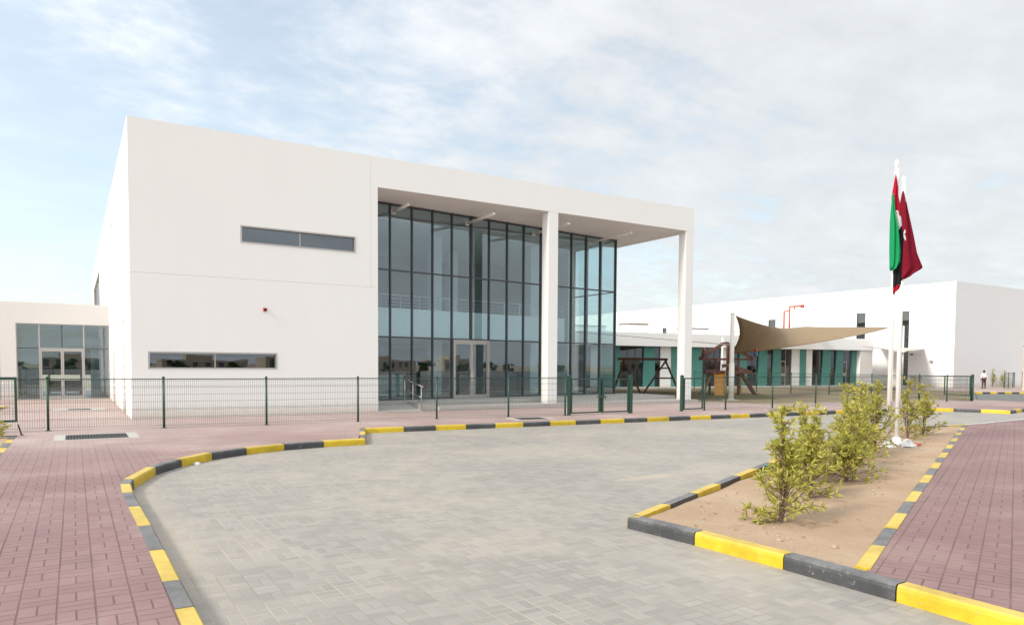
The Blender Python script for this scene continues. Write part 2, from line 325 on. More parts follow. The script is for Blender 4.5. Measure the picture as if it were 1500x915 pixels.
KC = [(35.1, 15.42), (36.1, 15.62), (37.1, 15.82), (38.1, 16.02), (39.1, 16.22), (40.1, 16.4), (42.0, 16.7), (45.35, 17.3)]
mb = MB(); mb.add([(-30, -30, -.15), (60, -30, -.15), (60, 19, -.15), (36, 21, -.15), (-30, 21, -.15)], [(0, 1, 2, 3, 4)]); struct('road', mb, M['drive'])
mb = MB(); mb.add([(45.35, -20, -.146), (140, -60, -.146), (140, 40, -.146), (45.35, 60, -.146)], [(0, 1, 2, 3)]); struct('road', mb, M['asphalt'])
inner = lambda pts, d: offset_line(pts, d)
def offset_line(pts, d):                       # d > 0 to the left of travel
    out = []
    for i, p in enumerate(pts):
        a = Vector(pts[max(i - 1, 0)]); b = Vector(pts[min(i + 1, len(pts) - 1)]); t = (b - a).normalized(); n = Vector((-t.y, t.x))
        k = 1.0
        if 0 < i < len(pts) - 1:
            t1 = (Vector(p) - a).normalized(); k = 1 / max(.5, n.dot(Vector((-t1.y, t1.x))))
        out.append(tuple(Vector(p) + n * d * k))
    return out
def kerb(pts, side=1, w=.15, first=0, mats=None, hi=0.0, lo=-.30, pat=None):
    """row of precast stones, road face along pts, body to the left (side 1) or right (-1)"""
    mb = MB(); rnd = random.Random(len(pts) * 7 + first)
    ins = offset_line(pts, w * side); nose = offset_line(pts, .022 * side); nose2 = offset_line(pts, .006 * side)
    for i in range(len(pts) - 1):
        g = .007; dz = rnd.uniform(-.004, .004)
        def lerp(a, b, t): return (a[0] + (b[0] - a[0]) * t, a[1] + (b[1] - a[1]) * t)
        L = (Vector(pts[i + 1]) - Vector(pts[i])).length; e = g / L
        prof = []
        for t in (e, 1 - e):
            f = lerp(pts[i], pts[i + 1], t); n_ = lerp(nose[i], nose[i + 1], t); n2 = lerp(nose2[i], nose2[i + 1], t); k = lerp(ins[i], ins[i + 1], t)
            prof.append([(*f, lo), (*f, hi - .05), (*n2, hi - .018 + dz), (*n_, hi + .001 + dz), (*k, hi + .003 + dz), (*k, lo)])
        vs = prof[0] + prof[1]; n = 6
        fs = [(j, (j + 1) % n, n + (j + 1) % n, n + j) for j in range(n)] + [tuple(range(n))[::-1], tuple(range(n, 2 * n))]
        mb.add(vs, fs, (pat[i] if pat else (i + first) % 2))
    return struct('kerb', mb, mats or [M['yel'], M['blk']])
kerb(KA, 1, first=1)
kerb(KS, 1, first=1)
kerb(KB, 1, first=0)
kerb(KC, 1, first=1)
# front court pavement
wa = offset_line(KA, .148)[:-1]; wc = offset_line(KB, .148); wd = offset_line(KC, .148)
ws = offset_line(KS, .148)
poly = [(-40, -9.2)] + wa + [(6.05, 17.31)] + ws[1:-1] + [(7.08, 20.13)] + wc[1:-1] + [(35.2, 15.62)] + wd[1:] + [(45.35, 62), (-40, 62)]
def sheet(name, pts, z, mat, kind='structure'):
    me = bpy.data.meshes.new(name); bm = bmesh.new(); f = bm.faces.new([bm.verts.new((p[0], p[1], z)) for p in pts])
    bmesh.ops.triangulate(bm, faces=[f]); bmesh.ops.recalc_face_normals(bm, faces=bm.faces)
    if bm.faces[:][0].normal.z < 0: bmesh.ops.reverse_faces(bm, faces=bm.faces)
    bm.to_mesh(me); bm.free(); me.materials.append(mat); o = bpy.data.objects.new(name, me); col.objects.link(o); o['kind'] = kind; return o
sheet('pavement', poly, 0.0, M['redl'])
# far side of the cross road
FK = [(59.7 + 3.9 / 6.5 * i, 28.72 - 1.62 / 6.5 * i) for i in range(0, 60)]
kerb(FK, 1, first=0)
fi = offset_line(FK, .148)
sheet('pavement', fi + [(140, 20), (140, 70), (66, 70), (64.0, 40), (59.6, 28.9)], 0.0, M['redl'])
sheet('lawn', [(43.15, 21.15), (45.3, 21.9), (59.5, 29.0), (63.9, 40), (70.2, 46), (70.2, 60), (43.15, 60)], .005, M['lawn2'])
kerb([(45.3, 17.3), (45.3, 18.3), (45.3, 19.3), (45.3, 20.3), (45.3, 21.7)] , 1, mats=[M['asphalt'], M['asphalt']])
kerb([(45.4 + 14.2 * i / 16, 21.75 + 6.95 * i / 16) for i in range(17)], 1, mats=[M['asphalt'], M['asphalt']])
# right-hand pavement and planting bed
U = Vector((.913, .408)).normalized(); NV = Vector((-U.y, U.x))
RK0 = Vector((6.17, 3.98))
IF = [(5.96, -9.0 + i) for i in range(0, 11)] + [(5.965, 2.45), (5.97, 3.45), (5.955, 4.58), (5.90, 5.72), (5.80, 6.75)]
kerb(IF, -1, first=1)
IL0 = Vector((5.80, 6.75)); ILn = 15
IL = [tuple(IL0 + U * (1.03 * i)) for i in range(0, ILn)] + [(20.9, 12.95)]
kerb(IL, -1, first=0, lo=-.3)
IE = [(20.9, 12.95), (21.9, 12.72), (22.9, 12.55), (23.9, 12.4), (24.9, 12.32)]
kerb(IE, -1, first=1)
RKp = [tuple(RK0 + U * (1.0 * i) + NV * -.0) for i in range(0, 21)]
kerb(RKp, -1, first=0, hi=.002)
endp = RKp[-1]
sheet('pavement', [(6.10, -9.0), (6.11, 3.84)] + [tuple(Vector(p) - NV * .148) for p in RKp] + [(25.0, 12.2), (29.1, 12.35), (40, 13.3), (52, 14), (52, -9.0)], -.002, M['redr'])
PK = [(24.9, 12.32)] + [(25.9 + 1.02 * i, 12.36 + .07 * i) for i in range(0, 16)]
kerb(PK, -1, mats=[M['concpale'], M['concpale']], w=.12, hi=.004)
# sand surface of the bed
def sand_bed():
    n, m = 90, 18; vs = []; fs = []
    for i in range(n + 1):
        for j in range(m + 1):
            a = IL0 + U * (i / n * 17.5 - .3) - NV * .13; 
            p0_ = Vector((5.80 + .14, 6.75)) .lerp(Vector((20.9, 12.95)), i / n); p1_ = Vector((6.08, 3.92)).lerp(Vector(endp), i / n)
            p = p0_.lerp(p1_, j / m)
            if i == 0: p.x = max(p.x, 6.06)
            e = min(j, m - j, i, n - i)
            z = -.045 + .030 * (j / m) + noise.noise((p.x * .9, p.y * .9, 0)) * .028 + noise.noise((p.x * 3.4, p.y * 3.4, 4)) * .010
            if j == 0: z -= .03
            if j == m: z = min(z, -.012)
            vs.append((p.x, p.y, z))
    for i in range(n):
        for j in range(m):
            a = i * (m + 1) + j; fs.append((a, a + 1, a + m + 2, a + m + 1))
    mb = MB(); mb.add(vs, fs); o = struct('ground', mb, M['sand'], True)
sand_bed()
# lawns behind the fence
sheet('lawn', [(26.4, 46.0), (27.0, 32.6), (28.6, 28.7), (29.5, 23.9), (42.9, 22.8), (42.9, 46)], .004, M['lawn2'])
sheet('lawn', [(26.4, 45.2), (27.2, 33.0), (28.9, 29.6), (34.6, 27.2), (40.5, 33.5), (40.5, 38.0)], .008, M['grass'])
# left planting bed
sheet('ground', [(-30, 16.0), (-1.42, 16.0), (-1.42, 21.75), (-30, 21.75)], .004, M['sand'])
kerb([(-1.25, 9 + i) for i in range(0, 14)][6:] + [], 1, first=1, hi=.004)
kerb([(-1.25, 22.0), (-2.2, 22.0), (-3.2, 22.0), (-4.2, 22.0), (-5.2, 22.0), (-6.2, 22.0)], 1, first=1, hi=.02)
# bed beside the left wing
sheet('ground', [(-12, 29.5), (-2.6, 31.0), (-2.3, 36.5), (-12, 38.0)], .004, M['lawn2'])
kerb([(-2.45, 36.7), (-2.5, 35.7), (-2.55, 34.7), (-2.6, 33.7), (-2.65, 32.7), (-2.7, 31.7), (-2.75, 30.7)], -1, first=0, hi=.05)

# ------------------------------------------------------------------ main building
X0, X1, X3, YF = 1.597, 10.10, 26.97, 26.54
HT, HO, HJ = 9.82, 8.668, 4.83
school = thing('school_building', 'large white two storey school block with glazed entrance under a columned canopy', 'building', (14, 30, 0))
WU = (5.045, 9.212, 6.089, 6.694); WL = (2.096, 6.264, 1.675, 2.251)
def facade():
    mb = MB(); core = MB(); g = .003; sk = .06
    H = [WU, WL]
    E = lambda a, b, c, d: mb.box(a, b, YF, YF + sk, c, d)
    holes_wall(mb, E, X0 + .001, X1, 0.0, HJ - g, H); holes_wall(mb, E, X0 + .001, 9.82 - g, HJ + g, HT, H)
    mb.box(9.82 + g, X1, YF, YF + sk, HJ + g, HO); mb.box(9.82 + g, X3, YF, YF + sk, HO, HT)
    # left wall skin
    cuts = [YF + sk, 29.36, 36.8, 77.0]; LW = (57.0, 73.0, 4.0, 8.25)
    for a, b in zip(cuts, cuts[1:]):
        for c, d in ((0, HJ - g), (HJ + g, HT)):
            holes_wall(mb, lambda p, q, r_, s_: mb.box(X0, X0 + sk, p, q, r_, s_), a + (g if a > 27 else .0), b - g, c, d, [LW])
    o = mb.build('wall', M['white'], school)
    c2 = MB()
    holes_wall(c2, lambda a, b, c, d: c2.box(a, b, YF + sk - .02, YF + .40, c, d), X0 + .05, X1 - .002, 0.02, HT - .01, [(a - .0, b, c, d) for a, b, c, d in H])
    c2.box(X1 - .002, X3 - .03, YF + sk - .02, YF + .45, HO + .03, HT - .01)
    holes_wall(c2, lambda p, q, r_, s_: c2.box(X0 + sk - .02, X0 + .40, p, q, r_, s_), YF + .42, 76.9, .02, HT - .01, [LW])
    c2.box(X1 - .38, X1, YF + .06, 31.0, 0, HO)              # return wall at the entrance
    c2.box(X3 - .0, X3 - .4, YF + .06, 32.6, HO + .002, HT - .006)
    c2.build('wall', M['white'], school)
    r = MB(); r.box(X0 + .3, 25.4, YF + .41, 76.8, 9.0, 9.5); r.box(25.4, X3 - .38, YF + .46, 32.6, 9.0, 9.5); r.build('roof', M['conc'], school)
    s = MB(); s.box(X1 + .002, X3 - .405, YF + .462, 32.58, HO + .004, HO + .10); s.box(X1 + .002, X3 - .005, YF + .062, YF + .460, HO + .002, HO + .028); s.box(X3 - .403, X3 - .005, YF + .462, 32.59, HO - .004, HO + .0015); s.build('soffit', M['soffit'], school)
    b = MB(); b.box(10.1, 25.23, 42.0, 42.4, 0, 8.95); b.box(24.85, 25.23, 34.42, 42.0, 0, 8.99); b.box(24.85, 25.23, 42.4, 76.8, 0, 9.0); b.box(X0 + .4, 25.2, 76.5, 76.85, 0, 9.0)
    b.box(X1 - .38, X1 - .02, 31.0, 42.0, 0, 8.9)
    b.build('wall', M['white'], school)
    # columns
    for xa, xb in ((18.06, 18.587), (26.43, 26.965)):
        c = MB(); c.box(xa, xb, YF + .004, YF + .50, 0.0, HO + .003); c.build('column', M['white'], school, bevel=.012)
    # strip windows
    for k, (a, b_, c, d) in enumerate((WU, WL)):
        f = MB(); t = .055; y0, y1 = YF + .035, YF + .13
        f.box(a, b_, y0 - .05, y1, d - t, d); f.box(a, b_, y0 - .05, y1, c, c + t * .8); f.box(a, a + t, y0 - .05, y1, c + t * .8, d - t); f.box(b_ - t, b_, y0 - .05, y1, c + t * .8, d - t)
        xm = (a + b_) / 2; f.box(xm - .02, xm + .02, y0 + .03, y1, c + t * .8, d - t)
        w = f.build('window', M['alu'], school)
        p = MB()
        for q0, q1 in ((a + t, xm - .02), (xm + .02, b_ - t)): p.box(q0, q1, y0 + .05, y0 + .065, c + t * .8, d - t)
        p.build('pane', M['glassw'], w)
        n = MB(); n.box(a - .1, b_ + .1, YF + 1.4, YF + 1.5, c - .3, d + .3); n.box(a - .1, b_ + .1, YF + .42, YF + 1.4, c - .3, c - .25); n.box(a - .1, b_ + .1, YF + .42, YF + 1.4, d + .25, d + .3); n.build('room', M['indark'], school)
    f = MB(); f.box(X0 + .06, X0 + .16, 57, 73, 8.17, 8.25); f.box(X0 + .06, X0 + .16, 57, 73, 4.0, 4.08)
    for y in (57.04, 61, 65, 69, 72.96): f.box(X0 + .06, X0 + .16, y - .04, y + .04, 4.08, 8.17)
    w = f.build('window', M['alu'], school); p = MB(); p.box(X0 + .10, X0 + .115, 57.05, 72.95, 4.05, 8.2); p.build('pane', M['glassw'], w)
    # downpipes on the left wall
    for y, z0, z1 in ((29.8, 0, 3.6), (37.4, 0, 8.3)):
        d = MB(); d.tube((X0 - .05, y, z0), (X0 - .05, y, z1), .045, 10)
        for z in (z0 + .8, (z0 + z1) / 2, z1 - .2): d.box(X0 - .11, X0 + .01, y - .06, y + .06, z, z + .04)
        d.build('downpipe', M['polewhite'], school, True)
facade()
# raised entrance terrace: two steps and a ramp, pale concrete
t = MB(); t.box(12.6, 26.9, 27.62, 31.0, -.05, .338); t.box(10.102, 12.6, 28.3, 31, -.05, .337); t.box(12.62, 27.25, 26.32, 27.618, -.05, .165)
t.add([(10.105, 26.3, .004), (11.9, 26.3, .004), (11.9, 28.298, .335), (10.105, 28.298, .335), (10.105, 28.298, -.05), (11.9, 28.298, -.05)], [(0, 1, 2, 3), (0, 3, 4), (1, 5, 2), (0, 4, 5, 1)])
t.box(11.902, 12.598, 26.6, 28.298, -.05, .30)
t.box(26.902, 27.6, 27.62, 33.5, -.05, .16)
t.build('steps', M['conc'], school)
# curtain wall, set out along a line turned 7 degrees from the facade
DG = Vector((15, 1.863, 0)).normalized(); NG = Vector((DG.y, -DG.x, 0))
MG = Matrix(((DG.x, -NG.x, 0, 10.0), (DG.y, -NG.y, 0, 28.647), (0, 0, 1, 0), (0, 0, 0, 1)))   # local x along, y into the building
sx = lambda X: (X - 10.0) / DG.x
MUL = [sx(v) for v in (10.13, 10.52, 11.522, 12.58, 13.618, 14.634, 15.68, 16.706, 17.769, 18.789, 19.879, 20.90, 21.942, 22.971, 24.027, 25.20)]
ZT, ZM, ZL, ZB = 8.66, 5.867, 3.028, .34
cw = MB(MG)
for i, s in enumerate(MUL):
    if i == 6: cw.box(s - .028, s + .028, -.09, .10, ZL, ZT)
    elif i in (5, 7): cw.box(s - .022, s + .022, -.055, .10, ZB, ZT)
    else: cw.box(s - .022, s + .022, -.055, .10, ZB, ZT)
for z in (ZB + .03, ZL, ZM, ZT - .05):
    for a, b in zip(MUL, MUL[1:]):
        if z < 1 and MUL[5] - .01 < a < MUL[7] - .01: continue
        cw.box(a + .03, b - .03, -.035, .07, z - .03, z + .03)
cwo = cw.build('curtain_wall', M['bronze'], school)
gl = MB(MG)
for i, (a, b) in enumerate(zip(MUL, MUL[1:])):
    for z0, z1 in ((ZB + .06, ZL - .03), (ZL + .03, ZM - .03), (ZM + .03, ZT - .08)):
        if i in (5, 6) and z0 < 1: continue
        gl.box(a + .03, b - .03, .012, .026, z0, z1)
gl.build('glazing', M['glass'], cwo)
# side glazing on the right return
XS = 25.26; YS0 = 30.60
sg = MB(); ys = [YS0 + .02, 31.9, 33.15, 34.38]
for y in ys: sg.box(XS - .10, XS + .06, y - .03, y + .03, ZB, ZT)
for z in (ZB + .03, ZL, ZM, ZT - .05):
    for a, b in zip(ys, ys[1:]): sg.box(XS - .07, XS + .03, a + .03, b - .03, z - .03, z + .03)
sgo = sg.build('curtain_wall', M['bronze'], school); g2 = MB()
for a, b in zip(ys, ys[1:]):
    for z0, z1 in ((ZB + .06, ZL - .03), (ZL + .03, ZM - .03), (ZM + .03, ZT - .08)): g2.box(XS - .03, XS - .016, a + .03, b - .03, z0, z1)
g2.build('glazing', M['glasscl'], sgo)
# double entrance door
dr = MB(MG); a, c, b = MUL[5] + .032, MUL[6], MUL[7] - .032; zt = ZL - .032
dr.box(a, b, -.11, .05, zt - .08, zt); dr.box(a, a + .07, -.11, .05, ZB, zt - .08); dr.box(b - .07, b, -.11, .05, ZB, zt - .08)
dro = dr.build('door_frame', M['alu'], school)
for p, q in ((a + .075, c - .004), (c + .004, b - .075)):
    lf = MB(MG); lf.box(p, q, -.07, -.02, zt - .18, zt - .085); lf.box(p, q, -.07, -.02, ZB + .01, ZB + .16); lf.box(p, p + .06, -.07, -.02, ZB + .16, zt - .18); lf.box(q - .06, q, -.07, -.02, ZB + .16, zt - .18)
    lo_ = lf.build('door', M['alu'], school); pn = MB(MG); pn.box(p + .06, q - .06, -.05, -.036, ZB + .16, zt - .18); pn.build('pane', M['glass'], lo_)
    hx = q - .04 if q < c else p + .04; hd = MB(MG); hd.box(hx - .03, hx + .03, -.078, -.071, 1.15, 1.50); hd.tube((hx, -.13, 1.1), (hx, -.13, 1.7), .014, 8); hd.tube((hx, -.071, 1.2), (hx, -.13, 1.2), .01, 6); hd.tube((hx, -.071, 1.6), (hx, -.13, 1.6), .01, 6); hd.build('handle', M['steel'], lo_)
# tubes that carry uplights out from the curtain wall under the soffit
for X, y1 in ((11.63, 26.74), (15.42, 26.40), (19.35, 26.40), (23.2, 26.55)):
    y0 = 28.647 + (X - 10) * .1242 - .1; y1 += .45
    tb = MB(); tb.tube((X, y0, 8.30), (X, y1, 8.30), .065, 12); tb.lathe((X, y1, 8.24), [(.03, 0), (.075, .03), (.085, .07), (.07, .11), (.02, .13)], 12); tb.box(X - .09, X + .09, y0 + .0, y0 + .03, 8.2, 8.4); tb.build('support_tube', M['soffit'] if False else M['cream'], school, True)
# inside the atrium
i_ = MB(); i_.box(10.1, 25.1, 28.8, 42, .20, .334); i_.build('floor', M['infloor'], school)
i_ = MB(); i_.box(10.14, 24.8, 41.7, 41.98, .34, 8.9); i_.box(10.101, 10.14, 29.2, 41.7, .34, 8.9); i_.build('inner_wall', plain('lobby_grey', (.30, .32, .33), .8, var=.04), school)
i_ = MB(); i_.box(10.15, 25.0, 31.2, 41.7, 8.45, 8.55); i_.build('ceiling', M['inwall'], school)
mz = MB(MG); mz.box(.12, 12.0, .45, .60, 3.10, 4.31); mz.box(.12, 12.0, .60, 1.5, 3.12, 3.50); mz.M = None; mz.box(10.15, 22.0, 31.6, 41.7, 3.12, 3.50); mzo = mz.build('mezzanine', plain('lobby_white', (.86, .86, .84), .8, var=.02), school)
ry = MB(MG)
for k in range(13): ry.tube((.4 + k * .96, .52, 4.31), (.4 + k * .96, .52, 4.88), .020, 6)
for z in (4.44, 4.57, 4.70): ry.tube((.2, .52, z), (11.95, .52, z), .009, 6)
ry.tube((.2, .52, 4.88), (11.95, .52, 4.88), .026, 8); ry.build('railing', M['steel'], mzo)
for X, Y in ((15.98, 33.9), (22.0, 33.9), (11.2, 35.5), (19.0, 38.0)):
    cl = MB(); cl.box(X - .28, X + .28, Y - .28, Y + .28, .34, 3.115); cl.box(X - .28, X + .28, Y - .28, Y + .28, 3.505, 8.448); cl.build('inner_column', M['inwall'], school)
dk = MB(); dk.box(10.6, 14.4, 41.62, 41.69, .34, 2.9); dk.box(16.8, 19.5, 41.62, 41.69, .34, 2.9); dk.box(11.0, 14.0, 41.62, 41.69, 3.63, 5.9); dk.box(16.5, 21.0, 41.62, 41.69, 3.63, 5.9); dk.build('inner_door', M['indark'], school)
ds = thing('reception_desk', 'pale reception counter seen through the lobby glass beside the door', 'desk', (13.0, 33.0, .336))
d_ = MB(); d_.box(11.8, 14.2, 33.8, 34.5, .337, 1.35); d_.build('counter', M['inwall'], ds); d_ = MB(); d_.box(11.7, 14.3, 33.7, 34.6, 1.352, 1.41); d_.build('worktop', M['cream'], ds)
# fire alarm sounder
al = thing('fire_alarm', 'small red fire alarm sounder on the blank white wall between the strip windows', 'alarm', (5.852, YF, 3.785))
a_ = MB(); a_.box(5.79, 5.915, YF - .055, YF - .001, 3.73, 3.845); a_.build('housing', M['red'], al, bevel=.01)
a_ = MB(); a_.lathe((0, 0, 0), [(.052, 0), (.05, .02), (.03, .035)], 14); a_.v = [(p[0] + 5.852, YF - .055 - p[2], p[1] + 3.786) for p in a_.v]; a_.build('sounder', M['fmar'], al, True)
# ramp handrail
hr = thing('handrail', 'stainless handrail sloping down the entrance ramp beside the left pier', 'handrail', (11.6, 27.5, .1))
P_ = [((11.93, 26.55, .04), .96), ((11.93, 27.4, .16), .96), ((11.93, 28.25, .30), .98)]
h_ = MB(); tops = []
for (x, y, z), L_ in P_: tops.append((x, y, z + L_))
h_.path([(11.93, 26.40, tops[0][2] - .03)] + tops + [(11.93, 28.5, tops[2][2])], .024, 10); h_.build('rail', M['steel'], hr, True)
h_ = MB(); h_.path([(x, y, z - .45) for x, y, z in tops], .014, 8); h_.build('lower_rail', M['steel'], hr, True)
for (x, y, z), L_ in P_:
    q = MB(); q.tube((x, y, z - .1), (x, y, z + L_), .022, 10); q.lathe((x, y, z + (.02 if y < 28 else .04)), [(.055, 0), (.055, .012), (.024, .014)], 12); q.build('post', M['steel'], hr, True)

# ------------------------------------------------------------------ left wing
wing = thing('entrance_wing', 'low cream single storey wing with a glazed side entrance, left of the tall block', 'building', (-3, 45, 0))
YW = 43.2
w = MB(); holes_wall(w, lambda a, b, c, d: w.box(a, b, YW, YW + .35, c, d), -16, -3.12, 0, 4.855, []); holes_wall(w, lambda a, b, c, d: w.box(a, b, YW, YW + .35, c, d), -3.10, 1.59, 0, 4.855, [(-2.44, 1.60, -.1, 3.815)])
w.box(-16, 1.59, YW + .3, 56, 4.5, 4.8); w.box(-16, -15.7, YW + .35, 56, 0, 4.5); w.box(-16, -1.8, 55.7, 56, 0, 4.5); w.box(-1.8, 1.4, 55.7, 56, 3.0, 4.5); w.box(-3.0, -2.62, YW + .35, 52, 0, 4.5); w.build('wall', M['wing'], wing)
w = MB(); mu = [-2.41, -1.475, -.50, .455, 1.56]
f1, f2 = M['alu'], M['bronze']
for x in (-1.475, .455): w.box(x - .03, x + .03, YW + .12, YW + .24, .03, 3.78)
w.box(-2.44, -2.40, YW + .12, YW + .24, .03, 3.78); w.box(1.535, 1.575, YW + .12, YW + .24, .03, 3.78); w.box(-2.44, 1.575, YW + .12, YW + .24, 3.78, 3.815); w.box(-2.44, 1.575, YW + .12, YW + .24, 0, .03)
for a, b in ((-1.445, .425),): w.box(a, b, YW + .11, YW + .24, 2.55, 2.60)
fr = w.build('window_frame', f1, wing)
w = MB(); w.box(-.525, -.475, YW + .13, YW + .23, 2.60, 3.78); w.build('mullion', f2, fr)
for a, b in ((-2.40, -1.505), (.485, 1.535)): w = MB(); w.box(a, b, YW + .13, YW + .23, 2.56, 2.61); w.build('transom', f2, fr)
w = MB()
for a, b, c, d in ((-2.40, -1.505, .03, 2.56), (-2.40, -1.505, 2.61, 3.78), (-1.445, -.525, 2.60, 3.78), (-.475, .425, 2.60, 3.78), (.485, 1.535, .03, 2.56), (.485, 1.535, 2.61, 3.78)): w.box(a, b, YW + .17, YW + .184, c, d)
w.build('glazing', M['glass'], fr)
for p, q in ((-1.44, -.505), (-.495, .42)):
    l = MB(); l.box(p, q, YW + .10, YW + .15, 2.44, 2.545); l.box(p, q, YW + .10, YW + .15, .03, .17); l.box(p, p + .065, YW + .10, YW + .15, .17, 2.44); l.box(q - .065, q, YW + .10, YW + .15, .17, 2.44)
    lo_ = l.build('door', M['alu'], wing); pn = MB(); pn.box(p + .065, q - .065, YW + .12, YW + .134, .17, 2.44); pn.build('pane', M['glass'], lo_)
    hx = q - .045 if q < -.5 else p + .045; hd = MB(); hd.box(hx - .03, hx + .03, YW + .088, YW + .099, 1.0, 1.25); hd.tube((hx, YW + .06, 1.12), (hx + (.12 if q > -.5 else -.12), YW + .06, 1.12), .012, 8); hd.tube((hx, YW + .06, 1.12), (hx, YW + .09, 1.12), .012, 8); hd.build('handle', M['steel'], lo_)
w = MB(); w.box(-2.6, 1.55, YW + .36, 55.7, -.02, .02); w.build('floor', M['infloor'], wing)
w = MB(); w.box(-2.6, 1.55, YW + .36, 55.7, 3.85, 3.95); w.build('ceiling', M['inwall'], wing)
w = MB(); w.box(-2.6, -1.7, 50.0, 50.2, .02, 3.85); w.box(.85, 1.58, 50.0, 50.2, .02, 3.85); w.box(-1.7, .85, 50.0, 50.2, 2.7, 3.85); w.build('inner_wall', M['inwall'], wing)
w = MB(); w.box(-1.7, .85, 50.05, 50.12, 1.15, 2.7); w.box(-1.72, -1.6, 50.03, 50.1, .02, 2.7); w.box(.30, .42, 50.03, 50.14, .02, 2.7); w.box(-1.3, -1.2, 50.03, 50.14, .02, 1.15); w.build('blind', M['indark'], wing)
for k, xx in enumerate((-1.05, -.1)):
    so_ = thing('sofa', ['tan waiting sofa inside the side entrance, behind its left door leaf', 'tan waiting sofa inside the side entrance, behind its right door leaf'][k], 'sofa', (xx, 51.5, .02), 'sofas inside the side entrance')
    s = MB(); s.box(xx - .42, xx + .42, 51.2, 51.9, .12, .42); s.build('seat', M['sailb'], so_, bevel=.05); s = MB(); s.box(xx - .42, xx + .42, 51.9, 52.1, .12, .78); s.build('backrest', M['sailb'], so_, bevel=.05)
    for q in (-.38, .38):
        for y in (51.25, 51.98): s = MB(); s.box(xx + q - .03, xx + q + .03, y, y + .06, .02, .12); s.build('leg', M['bronze'], so_)
w = MB(); w.box(-.55, .75, YW - 1.3, YW - .25, -.01, .018); tag(w.build('door_mat', M['conc']), 'grey door mat on the paving before the side entrance', 'mat')

# ------------------------------------------------------------------ classroom building with teal panels
cls = thing('classroom_building', 'long low white classroom building with teal panels and tall dark windows', 'building', (50, 44, 0))
DW = Vector((.992, -.127, 0)).normalized(); NW = Vector((DW.y, -DW.x, 0))
MW = Matrix(((DW.x, -NW.x, 0, 38.1), (DW.y, -NW.y, 0, 45.7), (0, 0, 1, 0), (0, 0, 0, 1)))
seq = [(-18, -16.9, 't'), (-16.9, -14.6, 'w'), (-14.6, -13.5, 't'), (-13.5, -12.4, 'p'), (-12.4, -11.2, 't'), (-11.2, -8.8, 'w'), (-8.8, -7.7, 't'), (-7.7, -6.9, 'w'), (-6.9, -5.8, 'p'), (-5.8, -4.8, 't'), (-4.8, -2.6, 'w'), (-2.6, -1.6, 'p'), (-1.6, .14, 't'), (.14, 2.48, 'w'), (2.48, 3.59, 't'), (3.59, 4.18, 'w'), (4.18, 5.27, 'p'), (5.27, 6.3, 't'), (6.3, 7.4, 'p'), (7.4, 8.55, 't'), (8.55, 10.6, 'w'), (10.6, 11.2, 'p'), (11.2, 12.68, 'w'), (12.68, 13.51, 't'), (13.51, 14.9, 'w'), (14.9, 15.88, 't'), (15.88, 16.6, 'w'), (16.6, 17.5, 't'), (17.5, 18.91, 'd'), (18.91, 19.87, 'p'), (19.87, 20.62, 't'), (20.62, 21.45, 'p'), (21.45, 22.75, 'w'), (22.75, 23.76, 't'), (23.76, 24.5, 'w'), (24.5, 25.41, 't'), (25.41, 26.6, 'd'), (26.6, 27.21, 't'), (27.21, 28.9, 'p')]
ZC, ZF = 3.52, 4.62
body = MB(MW); body.box(-18, 28.9, -.55, .25, ZC, ZF); body.box(-18, 28.9, .25, 16, ZF - .35, ZF - .05); body.box(28.6, 28.895, .2, 16, 0, ZF - .36); body.box(-18, 28.5, 15.7, 16, 0, ZF - .36)
for a, b, k in seq:
    if k == 'p': body.box(a + .002, b - .002, .002 if b < 28 else -.45, .2, .13, ZC - .002)
body.build('wall', M['white'], cls)
pl = MB(MW); pl.box(-18, 28.9, -.9, .3, -.02, .125); pl.build('plinth', M['concpale'], cls)
for a, b, k in seq:
    if k == 't':
        q = MB(MW); q.box(a, b, -.06, .16, .13, ZC - .004)
        n = max(1, round((b - a) / .45))
        q.build('teal_panel', M['teal'], cls)
    elif k in 'wd':
        f = MB(MW); t_ = .05; f.box(a, a + t_, .06, .14, .13, ZC - .004); f.box(b - t_, b, .06, .14, .13, ZC - .004); f.box(a + t_, b - t_, .06, .14, ZC - .06, ZC - .004); f.box(a + t_, b - t_, .06, .14, .13, .2)
        nn = 3 if b - a > 1.6 else 2 if b - a > 1.0 else 1
        for j in range(1, nn): x = a + (b - a) * j / nn; f.box(x - .02, x + .02, .07, .13, .2, ZC - .06)
        if k == 'd': xm = a + (b - a) / nn; f.box(a + t_, xm - .02, .04, .12, 2.35, 2.42); f.box(xm - .085, xm - .02, .04, .12, .2, 2.35); f.box(a + t_, a + .12, .04, .12, .2, 2.35); f.box(a + .12, xm - .09, .05, .11, 1.05, 1.3)
        fo = f.build('window', M['alu'] if k == 'd' else M['bronze'], cls); p = MB(MW); p.box(a + t_, b - t_, .09, .104, .2, ZC - .06); p.build('pane', M['glassdk'], fo)
rm = MB(MW); rm.box(-18, 28.5, 5.0, 5.2, 0, ZC + .2); rm.box(-18, 28.5, .2, 5, ZC + .1, ZC + .2); rm.box(-18, 28.5, .26, 5, 0, .13); rm.build('room', M['inwall'], cls)
